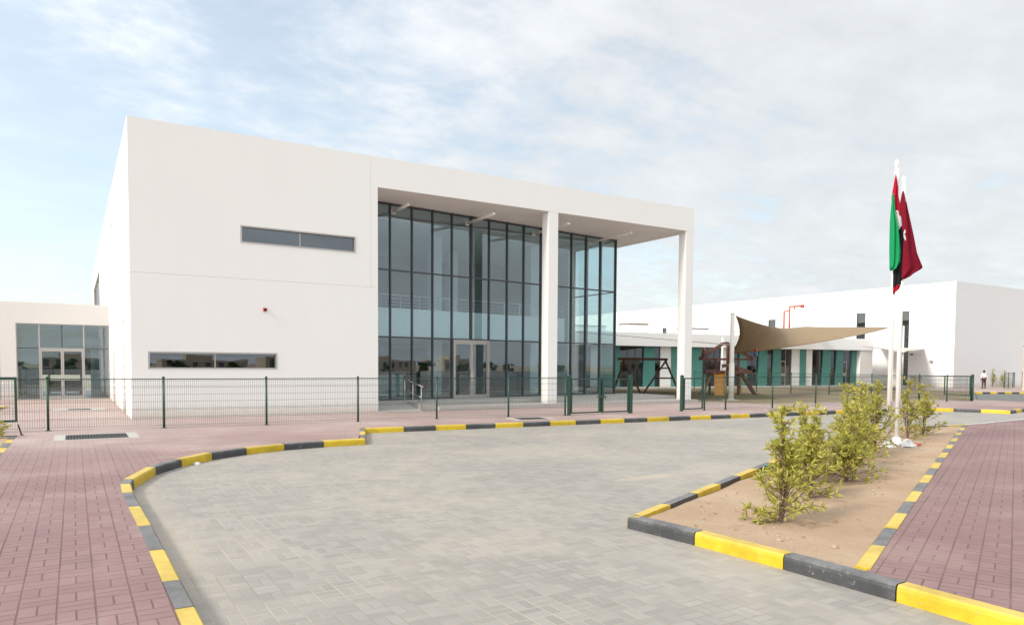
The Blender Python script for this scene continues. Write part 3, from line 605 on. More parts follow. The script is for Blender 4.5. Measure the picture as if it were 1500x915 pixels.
# roof plant
for k, (x0, x1, y0, y1, h, lb) in enumerate([(2.6, 4.6, 2.5, 4, .95, 'white plant box with a dark lid on the classroom roof left of the canopy column'), (9.0, 11.6, 3, 4.2, .75, 'wide white roof unit with dark cap on the classroom roof behind the playhouse'), (-4, 1.2, 4, 6, .75, 'long low white plant box on the classroom roof beside the glass corner'), (14.2, 15.2, 1.5, 2.6, .5, 'small white roof unit behind the brown shade sail')]):
    u = thing('roof_unit', lb, 'roof unit', tuple(MW @ Vector((x0, y0, ZF - .05))), 'plant boxes on the classroom roof')
    q = MB(MW); q.box(x0, x1, y0, y1, ZF - .05, ZF + h - .1); q.build('casing', M['white'], u); q = MB(MW); q.box(x0 - .05, x1 + .05, y0 - .05, y1 + .05, ZF + h - .098, ZF + h); q.build('lid', M['brown'] if k == 0 else M['conc'] if k > 1 else M['asphalt'], u)
rp = thing('standpipe', 'red standpipe with a bent arm rising above the brown shade sail', 'pipe', (50.9, 39.5, 4.5))
q = MB(); b0 = Vector((50.75, 39.52, 4.3)); b1 = Vector((51.15, 39.3, 4.3))
q.tube(b0, b0 + Vector((0, 0, 2.2)), .07, 10); q.tube(b1, b1 + Vector((0, 0, 2.60)), .07, 10); q.tube(b1 + Vector((0, 0, 2.60)), (52.05, 38.82, 6.95), .065, 10); q.tube(b0 + Vector((0, 0, 2.2)), b1 + Vector((0, 0, 2.25)), .05, 8); q.build('pipe', M['redpipe'], rp, True)
q = MB(); q.tube((52.0, 38.85, 6.95), (52.22, 38.73, 6.96), .13, 12); q.build('valve', M['redpipe'], rp, True); q = MB(); q.tube((51.5, 39.1, 6.65), (51.5, 39.1, 6.95), .05, 8); q.build('nozzle', M['redpipe'], rp, True)
b_ = MB(); b_.box(50.4, 51.5, 39.1, 39.8, 4.0, 4.32); b_.build('base', M['conc'], rp)

# ------------------------------------------------------------------ sports hall
gym = thing('sports_hall', 'big plain white hall with narrow dark slot windows at the right', 'building', (85, 60, 0))
GX, GY, GZ = 70.36, 35.83, 9.94
gw = [(55.95, 57.0, 4.0, 7.42), (44.75, 45.75, 3.0, 7.52), (40.15, 40.95, .1, 7.44), (74.1, 74.9, 5.5, 7.2)]
g = MB(); holes_wall(g, lambda a, b, c, d: g.box(GX, GX + .3, a, b, c, d), GY, 36.4, 0, GZ, []); holes_wall(g, lambda a, b, c, d: g.box(GX, GX + .3, a, b, c, d), 36.43, 125, 0, GZ, gw)
g.box(GX + .302, 118, GY, GY + .3, 0, GZ); g.box(GX + .05, GX + .3, 36.38, 36.45, 0.02, GZ - .02); g.box(117.7, 118, GY + .3, 125, 0, GZ - .01); g.box(GX + .3, 118, 124.7, 125, 0, GZ - .01); g.build('wall', M['gym'], gym)
g = MB(); g.box(GX + .3, 117.7, GY + .3, 124.7, GZ - .5, GZ - .2); g.build('roof', M['conc'], gym)
for a, b, c, d in gw:
    f = MB(); f.box(GX + .08, GX + .16, a, a + .06, c, d); f.box(GX + .08, GX + .16, b - .06, b, c, d)
    for k in range(4): z = c + (d - c) * k / 3; f.box(GX + .08, GX + .16, a + .06, b - .06, max(c, z - .03), min(d, z + .03))
    fo = f.build('window', M['bronze'], gym); p = MB(); p.box(GX + .11, GX + .125, a + .06, b - .06, c, d); p.build('pane', M['glassw'], fo)
g = MB(); g.box(GX + 1.2, GX + 1.3, GY + 1, 124, .1, 9); g.build('room', M['indark'], gym)
v = MB(); v.box(GX - .03, GX - .002, 42.7, 43.4, 7.75, 8.1)
for k in range(4): v.box(GX - .05, GX - .03, 42.75, 43.35, 7.78 + k * .08, 7.81 + k * .08)
v.build('vent_grille', M['polewhite'], gym)
for k, (y, z) in enumerate(((39.77, 3.157), (37.84, 2.483))):
    lp = thing('wall_lamp', ['dark wall lamp high under the cream sail on the white hall', 'small wall lamp near the corner of the white hall, the lower one'][k], 'lamp', (GX, y, z), 'lamps on the white hall')
    q = MB(); q.box(GX - .22, GX - .001, y - .14, y + .14, z - .06, z + .08); q.build('housing', M['asphalt'] if k == 0 else M['alu'], lp, bevel=.02); q = MB(); q.box(GX - .20, GX - .03, y - .11, y + .11, z - .075, z - .061); q.build('lens', M['cream'], lp)
ac = thing('utility_box', 'beige utility box at the foot of the white hall behind the fence', 'cabinet', (66.0, 38.0, 0))
cxy = Vector((60.5, 32.6)); q = MB(); q.box(66.2, 67.3, 37.0, 37.5, .1, .98); q.build('cabinet', M['villa'], ac, bevel=.02); q = MB(); q.box(66.15, 67.35, 36.95, 37.55, .98, 1.05); q.build('lid', M['villa'], ac); q = MB(); q.box(66.2, 67.3, 37.05, 37.45, 0, .1); q.build('plinth', M['conc'], ac)
# guard cabin at the right edge
gh = thing('guard_cabin', 'beige cabin with a brown window band at the right edge of the photo', 'cabin', (69, 28.5, 0))
q = MB(); q.box(67.85, 72, 25.5, 29.0, 0, 3.75); q.build('wall', M['villa'], gh); q = MB(); q.box(67.7, 72.1, 25.3, 29.12, 3.752, 4.0); q.build('roof', M['conc'], gh); q = MB(); q.box(67.80, 67.848, 26.0, 28.9, 2.0, 3.65); q.box(68.2, 71.5, 29.002, 29.05, 2.0, 3.65); q.build('window', M['brown'], gh)

# ------------------------------------------------------------------ fences and gates
FT = 1.40
def post(par, x, y, r=.032, h=1.46, name='post'):
    q = MB(); q.tube((x, y, -.05), (x, y, h - .03), r, 10); q.lathe((x, y, 0), [(.085, .002), (.085, .012), (r, .016)], 12)
    o = q.build(name, M['green'], par, True)
    c = MB(); c.lathe((x, y, h - .035), [(r + .006, 0), (r + .006, .03), (r * .6, .055), (.008, .065)], 10); c.build('cap', M['green'], o, True)
def mesh_panel(par, a, b, z0=.06, z1=FT, pitch=.055, rows=(.08, .28, .32, .52, .56, .76, .96, 1.16, 1.20, 1.36), wr=.0030, name='mesh_panel'):
    a = Vector((*a, 0)); b = Vector((*b, 0)); d = b - a; L_ = d.length; d.normalize(); nn = Vector((-d.y, d.x, 0)); q = MB()
    k = .05
    while k < L_ - .04:
        p = a + d * k; q.tube(p + Vector((0, 0, z0)), p + Vector((0, 0, z1)), wr, 4, caps=False); k += pitch
    for z in rows:
        if z0 <= z <= z1:
            for s in (-1, 1): q.tube(a + nn * s * .006 + Vector((0, 0, z)), b + nn * s * .006 + Vector((0, 0, z)), wr, 4, caps=False)
    q.bar(a + Vector((0, 0, z1 + .005)), b + Vector((0, 0, z1 + .005)), .022, .026)
    q.build(name, M['wire'], par)
def fence(pts, label, extra=True):
    f = thing('mesh_fence', label, 'fence', (*pts[0], 0), 'green mesh fences')
    for p in pts: post(f, *p)
    for a, b in zip(pts, pts[1:]): mesh_panel(f, a, b, pitch=.055 if a[0] < 70 else .22)
    return f
FL = [(-3.4, 23.35), (-.63, 23.2), (2.18, 22.75), (4.98, 22.5), (7.85, 22.45), (10.62, 22.35), (13.35, 22.1), (15.62, 21.76)]
fence(FL, 'green wire mesh fence from the left edge past the white block to the double gate')
FR = [(22.75, 21.62), (23.96, 21.55), (27.0, 21.55), (30.03, 21.5), (32.95, 21.45), (35.8, 21.4), (38.5, 21.3), (41.0, 21.18), (43.3, 21.0)]
fence(FR, 'green wire mesh fence behind the shrubs, from the open gate leaf to the far corner')
fence([(43.3, 21.06 + .0)] + [(43.3, y) for y in (24, 27, 30, 33, 36, 39, 42.3)], 'green wire mesh fence running back from the far corner towards the white hall')
fence([(72.3, 32.35), (75.2, 33.3), (78.1, 34.2), (80, 34.9)], 'short green mesh fence with two shrubs behind it at the far right')
def leaf(par, a, b, z0=.06, z1=1.38, t=.05, pitch=.055, wire=True):
    a = Vector((*a, 0)); b = Vector((*b, 0)); q = MB(); Z = lambda p, z: p + Vector((0, 0, z))
    d = (b - a).normalized() * (t / 2)
    q.bar(Z(a, z0 + t / 2), Z(b, z0 + t / 2), t, t); q.bar(Z(a, z1 - t / 2), Z(b, z1 - t / 2), t, t)
    q.bar(Z(a + d, z0 + t), Z(a + d, z1 - t), t, t); q.bar(Z(b - d, z0 + t), Z(b - d, z1 - t), t, t)
    o = q.build('gate_leaf', M['green'], par)
    w_ = MB(); n = int((b - a).length / .09)
    for k in range(1, n): p = a.lerp(b, k / n); w_.tube(Z(p, z0 + t), Z(p, z1 - t), .0026, 4, caps=False)
    for k in range(1, 7): z = z0 + t + (z1 - z0 - 2 * t) * k / 7; w_.tube(Z(a + d * 2, z), Z(b - d * 2, z), .0028, 4, caps=False)
    if wire: w_.build('mesh_infill', M['wire'], o)
    return o
def gpost(par, x, y, w=.10, h=1.46):
    q = MB(); q.box(x - w / 2, x + w / 2, y - w / 2, y + w / 2, -.05, h); o = q.build('gate_post', M['green'], par, bevel=.006)
    c = MB(); c.box(x - w / 2 - .008, x + w / 2 + .008, y - w / 2 - .008, y + w / 2 + .008, h + .001, h + .02); c.lathe((x, y, h + .02), [(w * .3, 0), (w * .22, .03), (.01, .05)], 8); c.build('cap', M['green'], o)
dg = thing('double_gate', 'closed green double gate with a drop bolt in the fence before the glass corner', 'gate', (17.2, 21.7, 0))
gpost(dg, 15.78, 21.74); gpost(dg, 18.70, 21.66, .13)
leaf(dg, (15.86, 21.74), (17.20, 21.70)); leaf(dg, (17.26, 21.70), (18.60, 21.66))
q = MB(); q.box(17.13, 17.19, 21.63, 21.67, .10, 1.36); q.box(17.27, 17.34, 21.63, 21.67, .10, 1.36); q.build('meeting_stile', M['green'], dg)
q = MB(); q.box(17.12, 17.34, 21.58, 21.628, .62, .74); q.tube((16.98, 21.60, .68), (17.5, 21.60, .68), .014, 8); q.tube((17.40, 21.60, .68), (17.40, 21.60, .55), .012, 8); q.tube((17.24, 21.6, .02), (17.24, 21.6, .62), .014, 8); q.build('bolt', M['wire'], dg)
sgt = thing('gate', 'open narrow green gate leaf on a thick post beside the right canopy column', 'gate', (21.5, 21.65, 0))
gpost(sgt, 21.47, 21.66, .11); leaf(sgt, (21.58, 21.66), (22.68, 21.64))
lg = thing('gate', 'green gate leaf cut off by the left edge of the photo', 'gate', (-1.9, 23.0, .25))
leaf(lg, (-3.1, 23.05), (-1.30, 22.98), .28, 1.47, .055)
eg = thing('gate', 'green gate leaf standing in the fence return at the far corner', 'gate', (43.45, 21.2, 0))
gpost(eg, 43.42, 21.05, .1); leaf(eg, (43.42, 21.14), (43.42, 22.6), .3, 1.42)
rg = thing('gate', 'green gate leaf behind the short far right fence', 'gate', (78, 33.5, 0))
gpost(rg, 77.6, 33.15, .1); leaf(rg, (77.68, 33.2), (79.4, 33.9), .3, 1.6, .06, wire=False)
st = thing('bolt_post', 'short leaning black stub post on the paving by the left kerb', 'post', (-1.17, 22.1, 0))
q = MB(); q.tube((-1.17, 22.12, -.02), (-1.25, 22.15, .28), .017, 8); q.build('rod', M['dark'], st); q = MB(); q.lathe((-1.17, 22.12, .002), [(.05, 0), (.045, .015), (.02, .02)], 10); q.build('base', M['dark'], st)

# ------------------------------------------------------------------ grates in the paving
def grate(lb, x0, x1, y0, y1, b=.16, nb=22, ang=0., alongx=True):
    cx, cy = (x0 + x1) / 2, (y0 + y1) / 2
    Mx = Matrix.Translation((cx, cy, 0)) @ Matrix.Rotation(R(ang), 4, 'Z') @ Matrix.Translation((-cx, -cy, 0))
    g = thing('drain_cover', lb, 'drain cover', (cx, cy, 0), 'drain covers in the paving')
    q = MB(Mx); q.box(x0, x1, y0, y0 + b, -.05, .008); q.box(x0, x1, y1 - b, y1, -.05, .008); q.box(x0, x0 + b * 1.7, y0 + b, y1 - b, -.05, .008); q.box(x1 - b * 1.7, x1, y0 + b, y1 - b, -.05, .008); q.build('surround', M['conc'], g)
    q = MB(Mx); a0, a1, c0, c1 = x0 + b * 1.7, x1 - b * 1.7, y0 + b, y1 - b
    q.box(a0, a1, c0, c1, -.05, .002, 1)
    for k in range(nb): x = a0 + (a1 - a0) * (k + .5) / nb; q.box(x - (a1 - a0) / nb * .3, x + (a1 - a0) / nb * .3, c0, c1, .0022, .007)
    for k in range(1, 5): y = c0 + (c1 - c0) * k / 5; q.box(a0, a1, y - .012, y + .012, .0024, .0085)
    q.build('grating', [M['grate'], M['dark']], g)
grate('big rectangular drain grate in a pale surround in the red paving at the left', -.45, 1.38, 20.05, 21.65, .14)
grate('dark square cover in a pale surround behind the kerb before the double gate', 12.85, 14.35, 20.45, 21.55, .12, 14, -8)
grate('long drain slot in the paving between the fence and the side entrance door', -.75, 1.05, 32.6, 34.0, .3, 22)
grate('dark drain cover close to the fence behind the front shrub', 25.4, 27.6, 19.9, 20.75, .06, 18, -3)

# ------------------------------------------------------------------ shade sails
def sail(name, lb, cs, sag, mats, parent=None, n=28, tri=False, thick=.012, zs=0.):
    A, B, C_, D = [Vector(c) for c in cs]; sg_ = sag
    def edge(p, q, toward, k, t): m = p.lerp(q, t); return m + (toward - m) * k * 4 * t * (1 - t)
    cen = (A + B + C_ + D) / 4; vs = []
    for i in range(n + 1):
        for j in range(n + 1):
            s, t_ = i / n, j / n
            c0 = edge(A, B, cen, sg_[0], s); c1 = edge(D, C_, cen, sg_[2], s); d0 = edge(A, D, cen, sg_[3], t_); d1 = edge(B, C_, cen, sg_[1], t_)
            bil = (A * (1 - s) * (1 - t_) + B * s * (1 - t_) + C_ * s * t_ + D * (1 - s) * t_)
            p = c0 * (1 - t_) + c1 * t_ + d0 * (1 - s) + d1 * s - bil
            p.z -= zs * 6.75 * s * (1 - s) ** 2 * (1 - t_)
            p.z += .02 * math.sin(s * 9 + t_ * 4) * 16 * s * (1 - s) * t_ * (1 - t_)
            vs.append(p)
    fs = [(i * (n + 1) + j, i * (n + 1) + j + 1, (i + 1) * (n + 1) + j + 1, (i + 1) * (n + 1) + j) for i in range(n) for j in range(n)]
    r = thing('shade_sail', lb, 'shade sail', tuple(A), 'shade sails over the play yard')
    q = MB(); q.add(vs, fs); o = q.build('sail_cloth', mats, r, True)
    sm = o.modifiers.new('solid', 'SOLIDIFY'); sm.thickness = thick
    q = MB(); idx = lambda i, j: vs[i * (n + 1) + j]
    for line in ([idx(i, 0) for i in range(n + 1)], [idx(n, j) for j in range(n + 1)], [idx(i, n) for i in range(n + 1)], [idx(0, j) for j in range(n + 1)]): q.path([p for p in line], .018, 5)
    q.build('hem', mats, r, True); return r
PA = (31.0, 27.5)
sail('b', 'large brown shade sail stretched from the thick cream pole', [(31.25, 27.5, 4.66), (59.1, 42.9, 5.62), (56.3, 33.8, 5.1), (36.8, 32.75, 2.72)], (.20, .05, -.30, .08), M['sailb'], zs=.34)
sail('c', 'small cream shade sail fixed to the white hall right of the classrooms', [(57.3, 36.6, 3.66), (70.2, 43.0, 3.9), (70.25, 38.6, 3.75), (60.0, 34.6, 3.15)], (.08, .05, .14, .06), M['sailw'])
sail('d', 'thin cream shade sail seen edge on above the swing frame', [(25.3, 36.5, 4.05), (36.0, 44.4, 4.3), (40.5, 40.0, 3.9), (30.9, 27.56, 3.05)], (.08, .08, .10, .03), M['sailw'])
def mast(lb, x, y, h, r, mat, group='poles of the shade sails', thick=0, lean=(0, 0)):
    m = thing('sail_pole', lb, 'pole', (x, y, 0), group)
    q = MB(); q.tube((x, y, .02), (x + lean[0], y + lean[1], h), r, 16, r * .94)
    if thick: q.tube((x, y, .03), (x, y, thick), r * 1.22, 16, r * 1.18)
    q.build('shaft', mat, m, True); q = MB(); q.box(x - r * 2.6, x + r * 2.6, y - r * 2.6, y + r * 2.6, 0, .03); q.build('base_plate', mat, m)
    q = MB(); q.lathe((x + lean[0], y + lean[1], h), [(r * 1.02, 0), (r * 1.02, .03), (r * .5, .06)], 14); q.build('cap', mat, m, True); return m
mast('thick cream round pole holding the high corner of the brown shade sail', PA[0], PA[1], 4.76, .125, M['cream'], thick=2.05)
mast('short white bracket post on the classroom roof at the back corner of the brown sail', 59.15, 43.1, 5.7, .05, M['polewhite'])
mast('thin white pole behind the playhouse holding the low corner of the brown sail', 38.67, 35.15, 3.85, .07, M['polewhite'])

mast('slim white pole behind the flagpoles that takes the cables of two shade sails', 60.35, 34.9, 5.35, .07, M['polewhite'])
cb = thing('sail_cable', 'thin steel cable from the tip of the brown sail to a slim pole', 'cable', (56.3, 33.8, 5.1)); q = MB(); q.tube((56.2, 33.75, 5.1), (60.33, 34.88, 5.25), .012, 6); q.build('rope', M['steel'], cb)
q = MB(); q.tube((58.3, 34.3, 5.17), (58.7, 34.42, 5.19), .03, 8); q.build('tensioner', M['steel'], cb)
# ------------------------------------------------------------------ play equipment
LT = Vector((.8535, -.521, 0)).normalized(); DP = Vector((.521, .8535, 0)).normalized()
sw = thing('swing_frame', 'dark timber A-frame swing set on the grass left of the canopy column', 'swing', (32.5, 36.4, 0))
c0 = Vector((32.55, 36.45, 0)); Bd = (LT * .86 + DP * .51).normalized(); Sd = (LT * .62 - DP * .78).normalized()
apL = c0 - LT * 1.33; apR = c0 + LT * 1.52
q = MB(); q.bar(c0 - Bd * 2.15 + Vector((0, 0, 2.33)), c0 + Bd * 2.05 + Vector((0, 0, 2.33)), .12, .16); q.build('beam', M['wood'], sw, bevel=.015)
for ap, l_, r_ in ((apL, -.66, 1.15), (apR, -1.45, .88)):
    base = ap + Vector((0, 0, 2.22))
    for k in (l_, r_):
        q = MB(); ft = ap + LT * k - DP * (.5 if k > 0 else -.4); tp = base + LT * (-.10 if k > 0 else .10) + Vector((0, 0, .16)); q.bar(tp, ft + Vector((0, 0, -.03)), .12, .12); q.build('leg', M['wood'], sw, bevel=.012)
    q = MB(); f = .52; a_ = base.lerp(ap + LT * l_ + DP * .4, f); b2 = base.lerp(ap + LT * r_ - DP * .5, f); q.bar(a_, b2, .05, .10); a_ = base.lerp(ap + LT * l_ + DP * .4, .22); b2 = base.lerp(ap + LT * r_ - DP * .5, .22); q.bar(a_ - LT * .1, b2 + LT * .1, .05, .09); q.build('cross_brace', M['wood'], sw)
ph = thing('playhouse', 'dark timber climbing tower with pitched roof frame and orange slide', 'playhouse', (37.2, 33.7, 0))
o0 = Vector((37.23, 33.64, 0)); W = lambda a, d, z: o0 + LT * a + DP * d + Vector((0, 0, z))
for a, d in ((-.75, -.6), (.75, -.6), (-.75, .8), (.75, .8)):
    q = MB(); q.bar(W(a, d, -.03), W(a, d, 2.42), .11, .11); q.build('post', M['wood'], ph, bevel=.012)
q = MB()
for d in (-.35, .35):
    q.bar(W(-1.62, d, 2.35), W(1.78, d, 2.35), .08, .13); q.bar(W(-1.62, d, 2.42), W(.02, d, 3.48), .08, .12); q.bar(W(1.78, d, 2.42), W(.02, d, 3.44), .08, .12)
q.bar(W(0, -.8, 3.42), W(0, 1.0, 3.42), .08, .12); q.bar(W(-1.6, -.35, 2.37), W(-1.6, .35, 2.37), .08, .1); q.bar(W(1.75, -.35, 2.37), W(1.75, .35, 2.37), .08, .1); q.build('roof_frame', M['wood'], ph)
q = MB(); q.bar(W(0, -.7, 1.5), W(0, -.7, 3.4), .14, .14); q.bar(W(.3, -.72, 2.0), W(-.35, -.72, 1.9), .2, .22); q.bar(W(.12, -.74, 2.9), W(.1, -.74, 2.1), .20, .16); q.build('king_post', M['wood'], ph)
q = MB(); q.bar(W(-1.25, -.1, 1.45), W(1.35, -.1, 1.45), 1.5, .10); q.bar(W(-1.5, -.75, 1.52), W(1.6, -.75, 1.52), .08, .16); q.build('platform', M['wood'], ph)
q = MB(); q.bar(W(-.62, -.62, 1.75), W(-.62, .8, 1.75), .06, .30); q.bar(W(.78, -.62, 1.75), W(.78, .8, 1.75), .06, .30); q.bar(W(.70, -.66, 1.8), W(1.45, -.66, 1.55), .1, .18); q.bar(W(-.75, -.66, 1.62), W(-1.55, -.66, 1.52), .1, .16); q.build('guard_rail', M['wood'], ph)
s = MB(); nS = 14; SV = Vector((-.742, -.67, 0)); SL = Vector((.67, -.742, 0))
for k in range(nS):
    t0, t1 = k / nS, (k + 1) / nS
    f = lambda t: (-.70 - 1.75 * t, 1.52 - 1.5 * t + .10 * math.sin(t * math.pi))
    (d0, z0), (d1, z1) = f(t0), f(t1); wa_, wb_ = .33, .33
    Ws = lambda a, d, z: o0 + LT * -.44 - DP * .55 + SV * -(d + .7) + SL * a + Vector((0, 0, z))
    s.bar(Ws(0, d0, z0), Ws(0, d1 - .02, z1), .62, .04)
    for e in (-.33, .33): s.bar(Ws(e, d0, z0 + .08), Ws(e, d1 - .02, z1 + .08), .05, .2)
s.build('slide', M['slide'], ph)
for sgn in (-1, 1):
    q = MB()
    for d in (-.6, -.1): q.bar(W(sgn * .95, d, 1.5), W(sgn * (1.72 if sgn < 0 else 1.85), d - .35, .0), .07, .14)
    for k in range(1, 5): t_ = k / 5; xx = sgn * (.95 + (.77 if sgn < 0 else .9) * t_); q.bar(W(xx, -.62 - .35 * t_, 1.5 - 1.5 * t_), W(xx, -.08 - .35 * t_, 1.5 - 1.5 * t_), .05, .05)
    q.build('ladder', M['wood'] if sgn > 0 else M['woodlt'], ph)
    tl = MB(); e = W(-1.62 if sgn < 0 else 1.80, -.8, 2.5); tl.lathe(e, [(.05, 0), (.13, .04), (.15, .2), (.11, .34), (.03, .36)], 8); tob = tl.build('lantern', M['blue'] if sgn > 0 else M['wood'], ph)
    tl = MB(); tl.lathe(e + Vector((0, 0, .362)), [(.10, 0), (.12, .08), (.06, .2), (.02, .26)], 8); tl.tube(e + Vector((0, 0, -.14)), e, .05, 6); tl.build('lantern_cap', M['red'], tob)
q = MB(); q.bar(W(.98, -.3, 0), W(.98, -.3, 1.45), .12, .12); q.build('prop', M['slide'], ph)

# ------------------------------------------------------------------ flagpoles
def flagpole(lb, b, h, lean):
    f = thing('flagpole', lb, 'flagpole', (*b, 0), 'flagpoles in the planting bed')
    bx, by = b; tp = Vector((bx, by, h)) + LT * lean
    q = MB(); q.tube((bx, by, -.05), tp, .056, 20, .036); q.build('shaft', M['polewhite'], f, True)
    q = MB(); q.lathe(tp, [(.040, -.12), (.046, -.10), (.046, -.01), (.042, .0), (.036, .035), (.01, .05)], 16); q.build('truck', M['polewhite'], f, True)
    q = MB(); q.box(bx - .13, bx + .13, by - .13, by + .13, -.05, .0); q.lathe((bx, by, .0), [(.11, 0), (.095, .10), (.07, .12)], 14); q.build('base', M['polewhite'], f)
    q = MB(); q.path([tuple(Vector((bx, by, 0)).lerp(tp, t) - DP * .062 + LT * .02) for t in (.16, .4, .7, .985)], .006, 5); q.build('halyard', M['cream'], f)
    q = MB(); q.box(bx + .02, bx + .12, by - .16, by - .06, .9, .92); q.tube((bx - .01, by - .10, .85), (bx - .01, by - .10, 1.05), .012, 6); q.build('cleat', M['steel'], f)
PB1 = Vector((16.46, 9.735, 0)) - LT * .075; PB2 = Vector((17.56, 10.17, 0)) - LT * .075
flagpole('nearer taller white flagpole, the one with the four coloured flag', (PB1.x, PB1.y), 6.62, .015)
flagpole('white flagpole just behind, flying the plain dark red flag', (PB2.x, PB2.y), 6.50, -.015)
def cloth(par, name, B, rows, mat, r=.06, d0=0., nz=36, nu=16, seed=0, folds=2.2):
    """limp cloth: closed bundle following (z, left, right) rows, folded in depth"""
    rows = sorted(rows); vs = []; rnd = random.Random(seed)
    def at(z):
        for (za, la, ra), (zb, lb_, rb) in zip(rows, rows[1:]):
            if za <= z <= zb: t = (z - za) / max(1e-6, zb - za); return la + (lb_ - la) * t, ra + (rb - ra) * t
        return rows[-1][1:]
    z0, z1 = rows[0][0], rows[-1][0]
    for i in range(nz + 1):
        z = z0 + (z1 - z0) * i / nz; l, r_ = at(z); wd = r_ - l
        for j in range(2 * nu):
            u = j / nu if j < nu else (2 * nu - j) / nu; front = j < nu
            prof = math.sqrt(max(0, 1 - (2 * u - 1) ** 2)); th = min(r, wd * .45)
            fold = .5 * th * math.sin(folds * 2 * math.pi * u + seed + .8 * math.sin(z * 1.7 + seed)) * prof
            dep = d0 + (-1 if front else 1) * th * prof + fold
            zz = z + .03 * math.sin(5 * u + seed) * (1 if i < 3 else 0)
            vs.append(B + LT * (l + wd * u) + DP * dep + Vector((0, 0, zz)))
    m = 2 * nu; fs = [(i * m + j, i * m + (j + 1) % m, (i + 1) * m + (j + 1) % m, (i + 1) * m + j) for i in range(nz) for j in range(m)] + [tuple(range(m)), tuple(range(nz * m, nz * m + m))[::-1]]
    q = MB(); q.add(vs, fs); return q.build(name, mat, par, True)
F1 = thing('flag', 'limp flag of red, green, white and black on the nearer flagpole', 'flag', (PB1.x, PB1.y, 6.3)); B1 = Vector((16.4, 9.77, 0)) - LT * .165
cloth(F1, 'red_stripe', B1, [(5.38, .07, .232), (5.45, .06, .232), (5.68, .03, .214), (5.80, .025, .185), (6.0, .06, .16), (6.32, .098, .115)], M['fred'], .045, -.10, seed=1)
cloth(F1, 'green_stripe', B1, [(4.12, -.006, .06), (4.16, -.008, .15), (4.30, -.012, .229), (4.55, -.022, .236), (4.87, -.022, .20), (5.08, -.02, .165), (5.45, -.014, .08), (5.80, .006, .05), (5.86, .02, .04)], M['fgreen'], .07, -.16, seed=2)
cloth(F1, 'white_stripe', B1, [(5.03, .14, .20), (5.14, .10, .266), (5.32, .07, .240), (5.47, .05, .16)], M['fwhite'], .04, -.13, seed=3)
cloth(F1, 'black_stripe', B1, [(3.76, .12, .30), (4.2, .118, .318), (4.87, .16, .330), (5.13, .17, .272), (5.18, .2, .24)], M['fblack'], .06, -.08, seed=4)
cloth(F1, 'red_hem', B1, [(3.58, .125, .15), (3.68, .125, .262), (3.77, .122, .298)], M['fred'], .05, -.08, seed=5)
F2 = thing('flag', 'dark red flag with a small white emblem hanging out to the right', 'flag', (PB2.x, PB2.y, 6.2)); B2 = Vector((17.46, 10.23, 0)) - LT * .165
fl = cloth(F2, 'cloth', B2, [(4.02, .15, .17), (4.10, .148, .36), (4.30, .14, .70), (4.34, .14, .695), (4.67, .13, .545), (5.13, .10, .44), (5.70, .075, .295), (6.18, .145, .17)], M['fmar'], .07, -.04, nz=44, seed=7, folds=1.6)
em = MB(); rr = random.Random(5); pc = B2 + LT * .205 - DP * .125 + Vector((0, 0, 5.10)); ring = [(math.cos(k * .5236), math.sin(k * .5236)) for k in range(12)]
front = [pc + LT * (.045 * c * rr.uniform(.75, 1.1)) + Vector((0, 0, .135 * q_ * rr.uniform(.8, 1.1))) for c, q_ in ring]
em.add(front + [p + DP * .012 for p in front], [tuple(range(12)), tuple(range(12, 24))[::-1]] + [(k, (k + 1) % 12, 12 + (k + 1) % 12, 12 + k) for k in range(12)])
emo = em.build('emblem', M['fwhite'], F2)
em = MB(); em.bar(pc - DP * .012 - LT * .02 + Vector((0, 0, .03)), pc - DP * .012 + LT * .03 + Vector((0, 0, -.05)), .012, .03); em.build('emblem_mark', M['fmar'], emo)

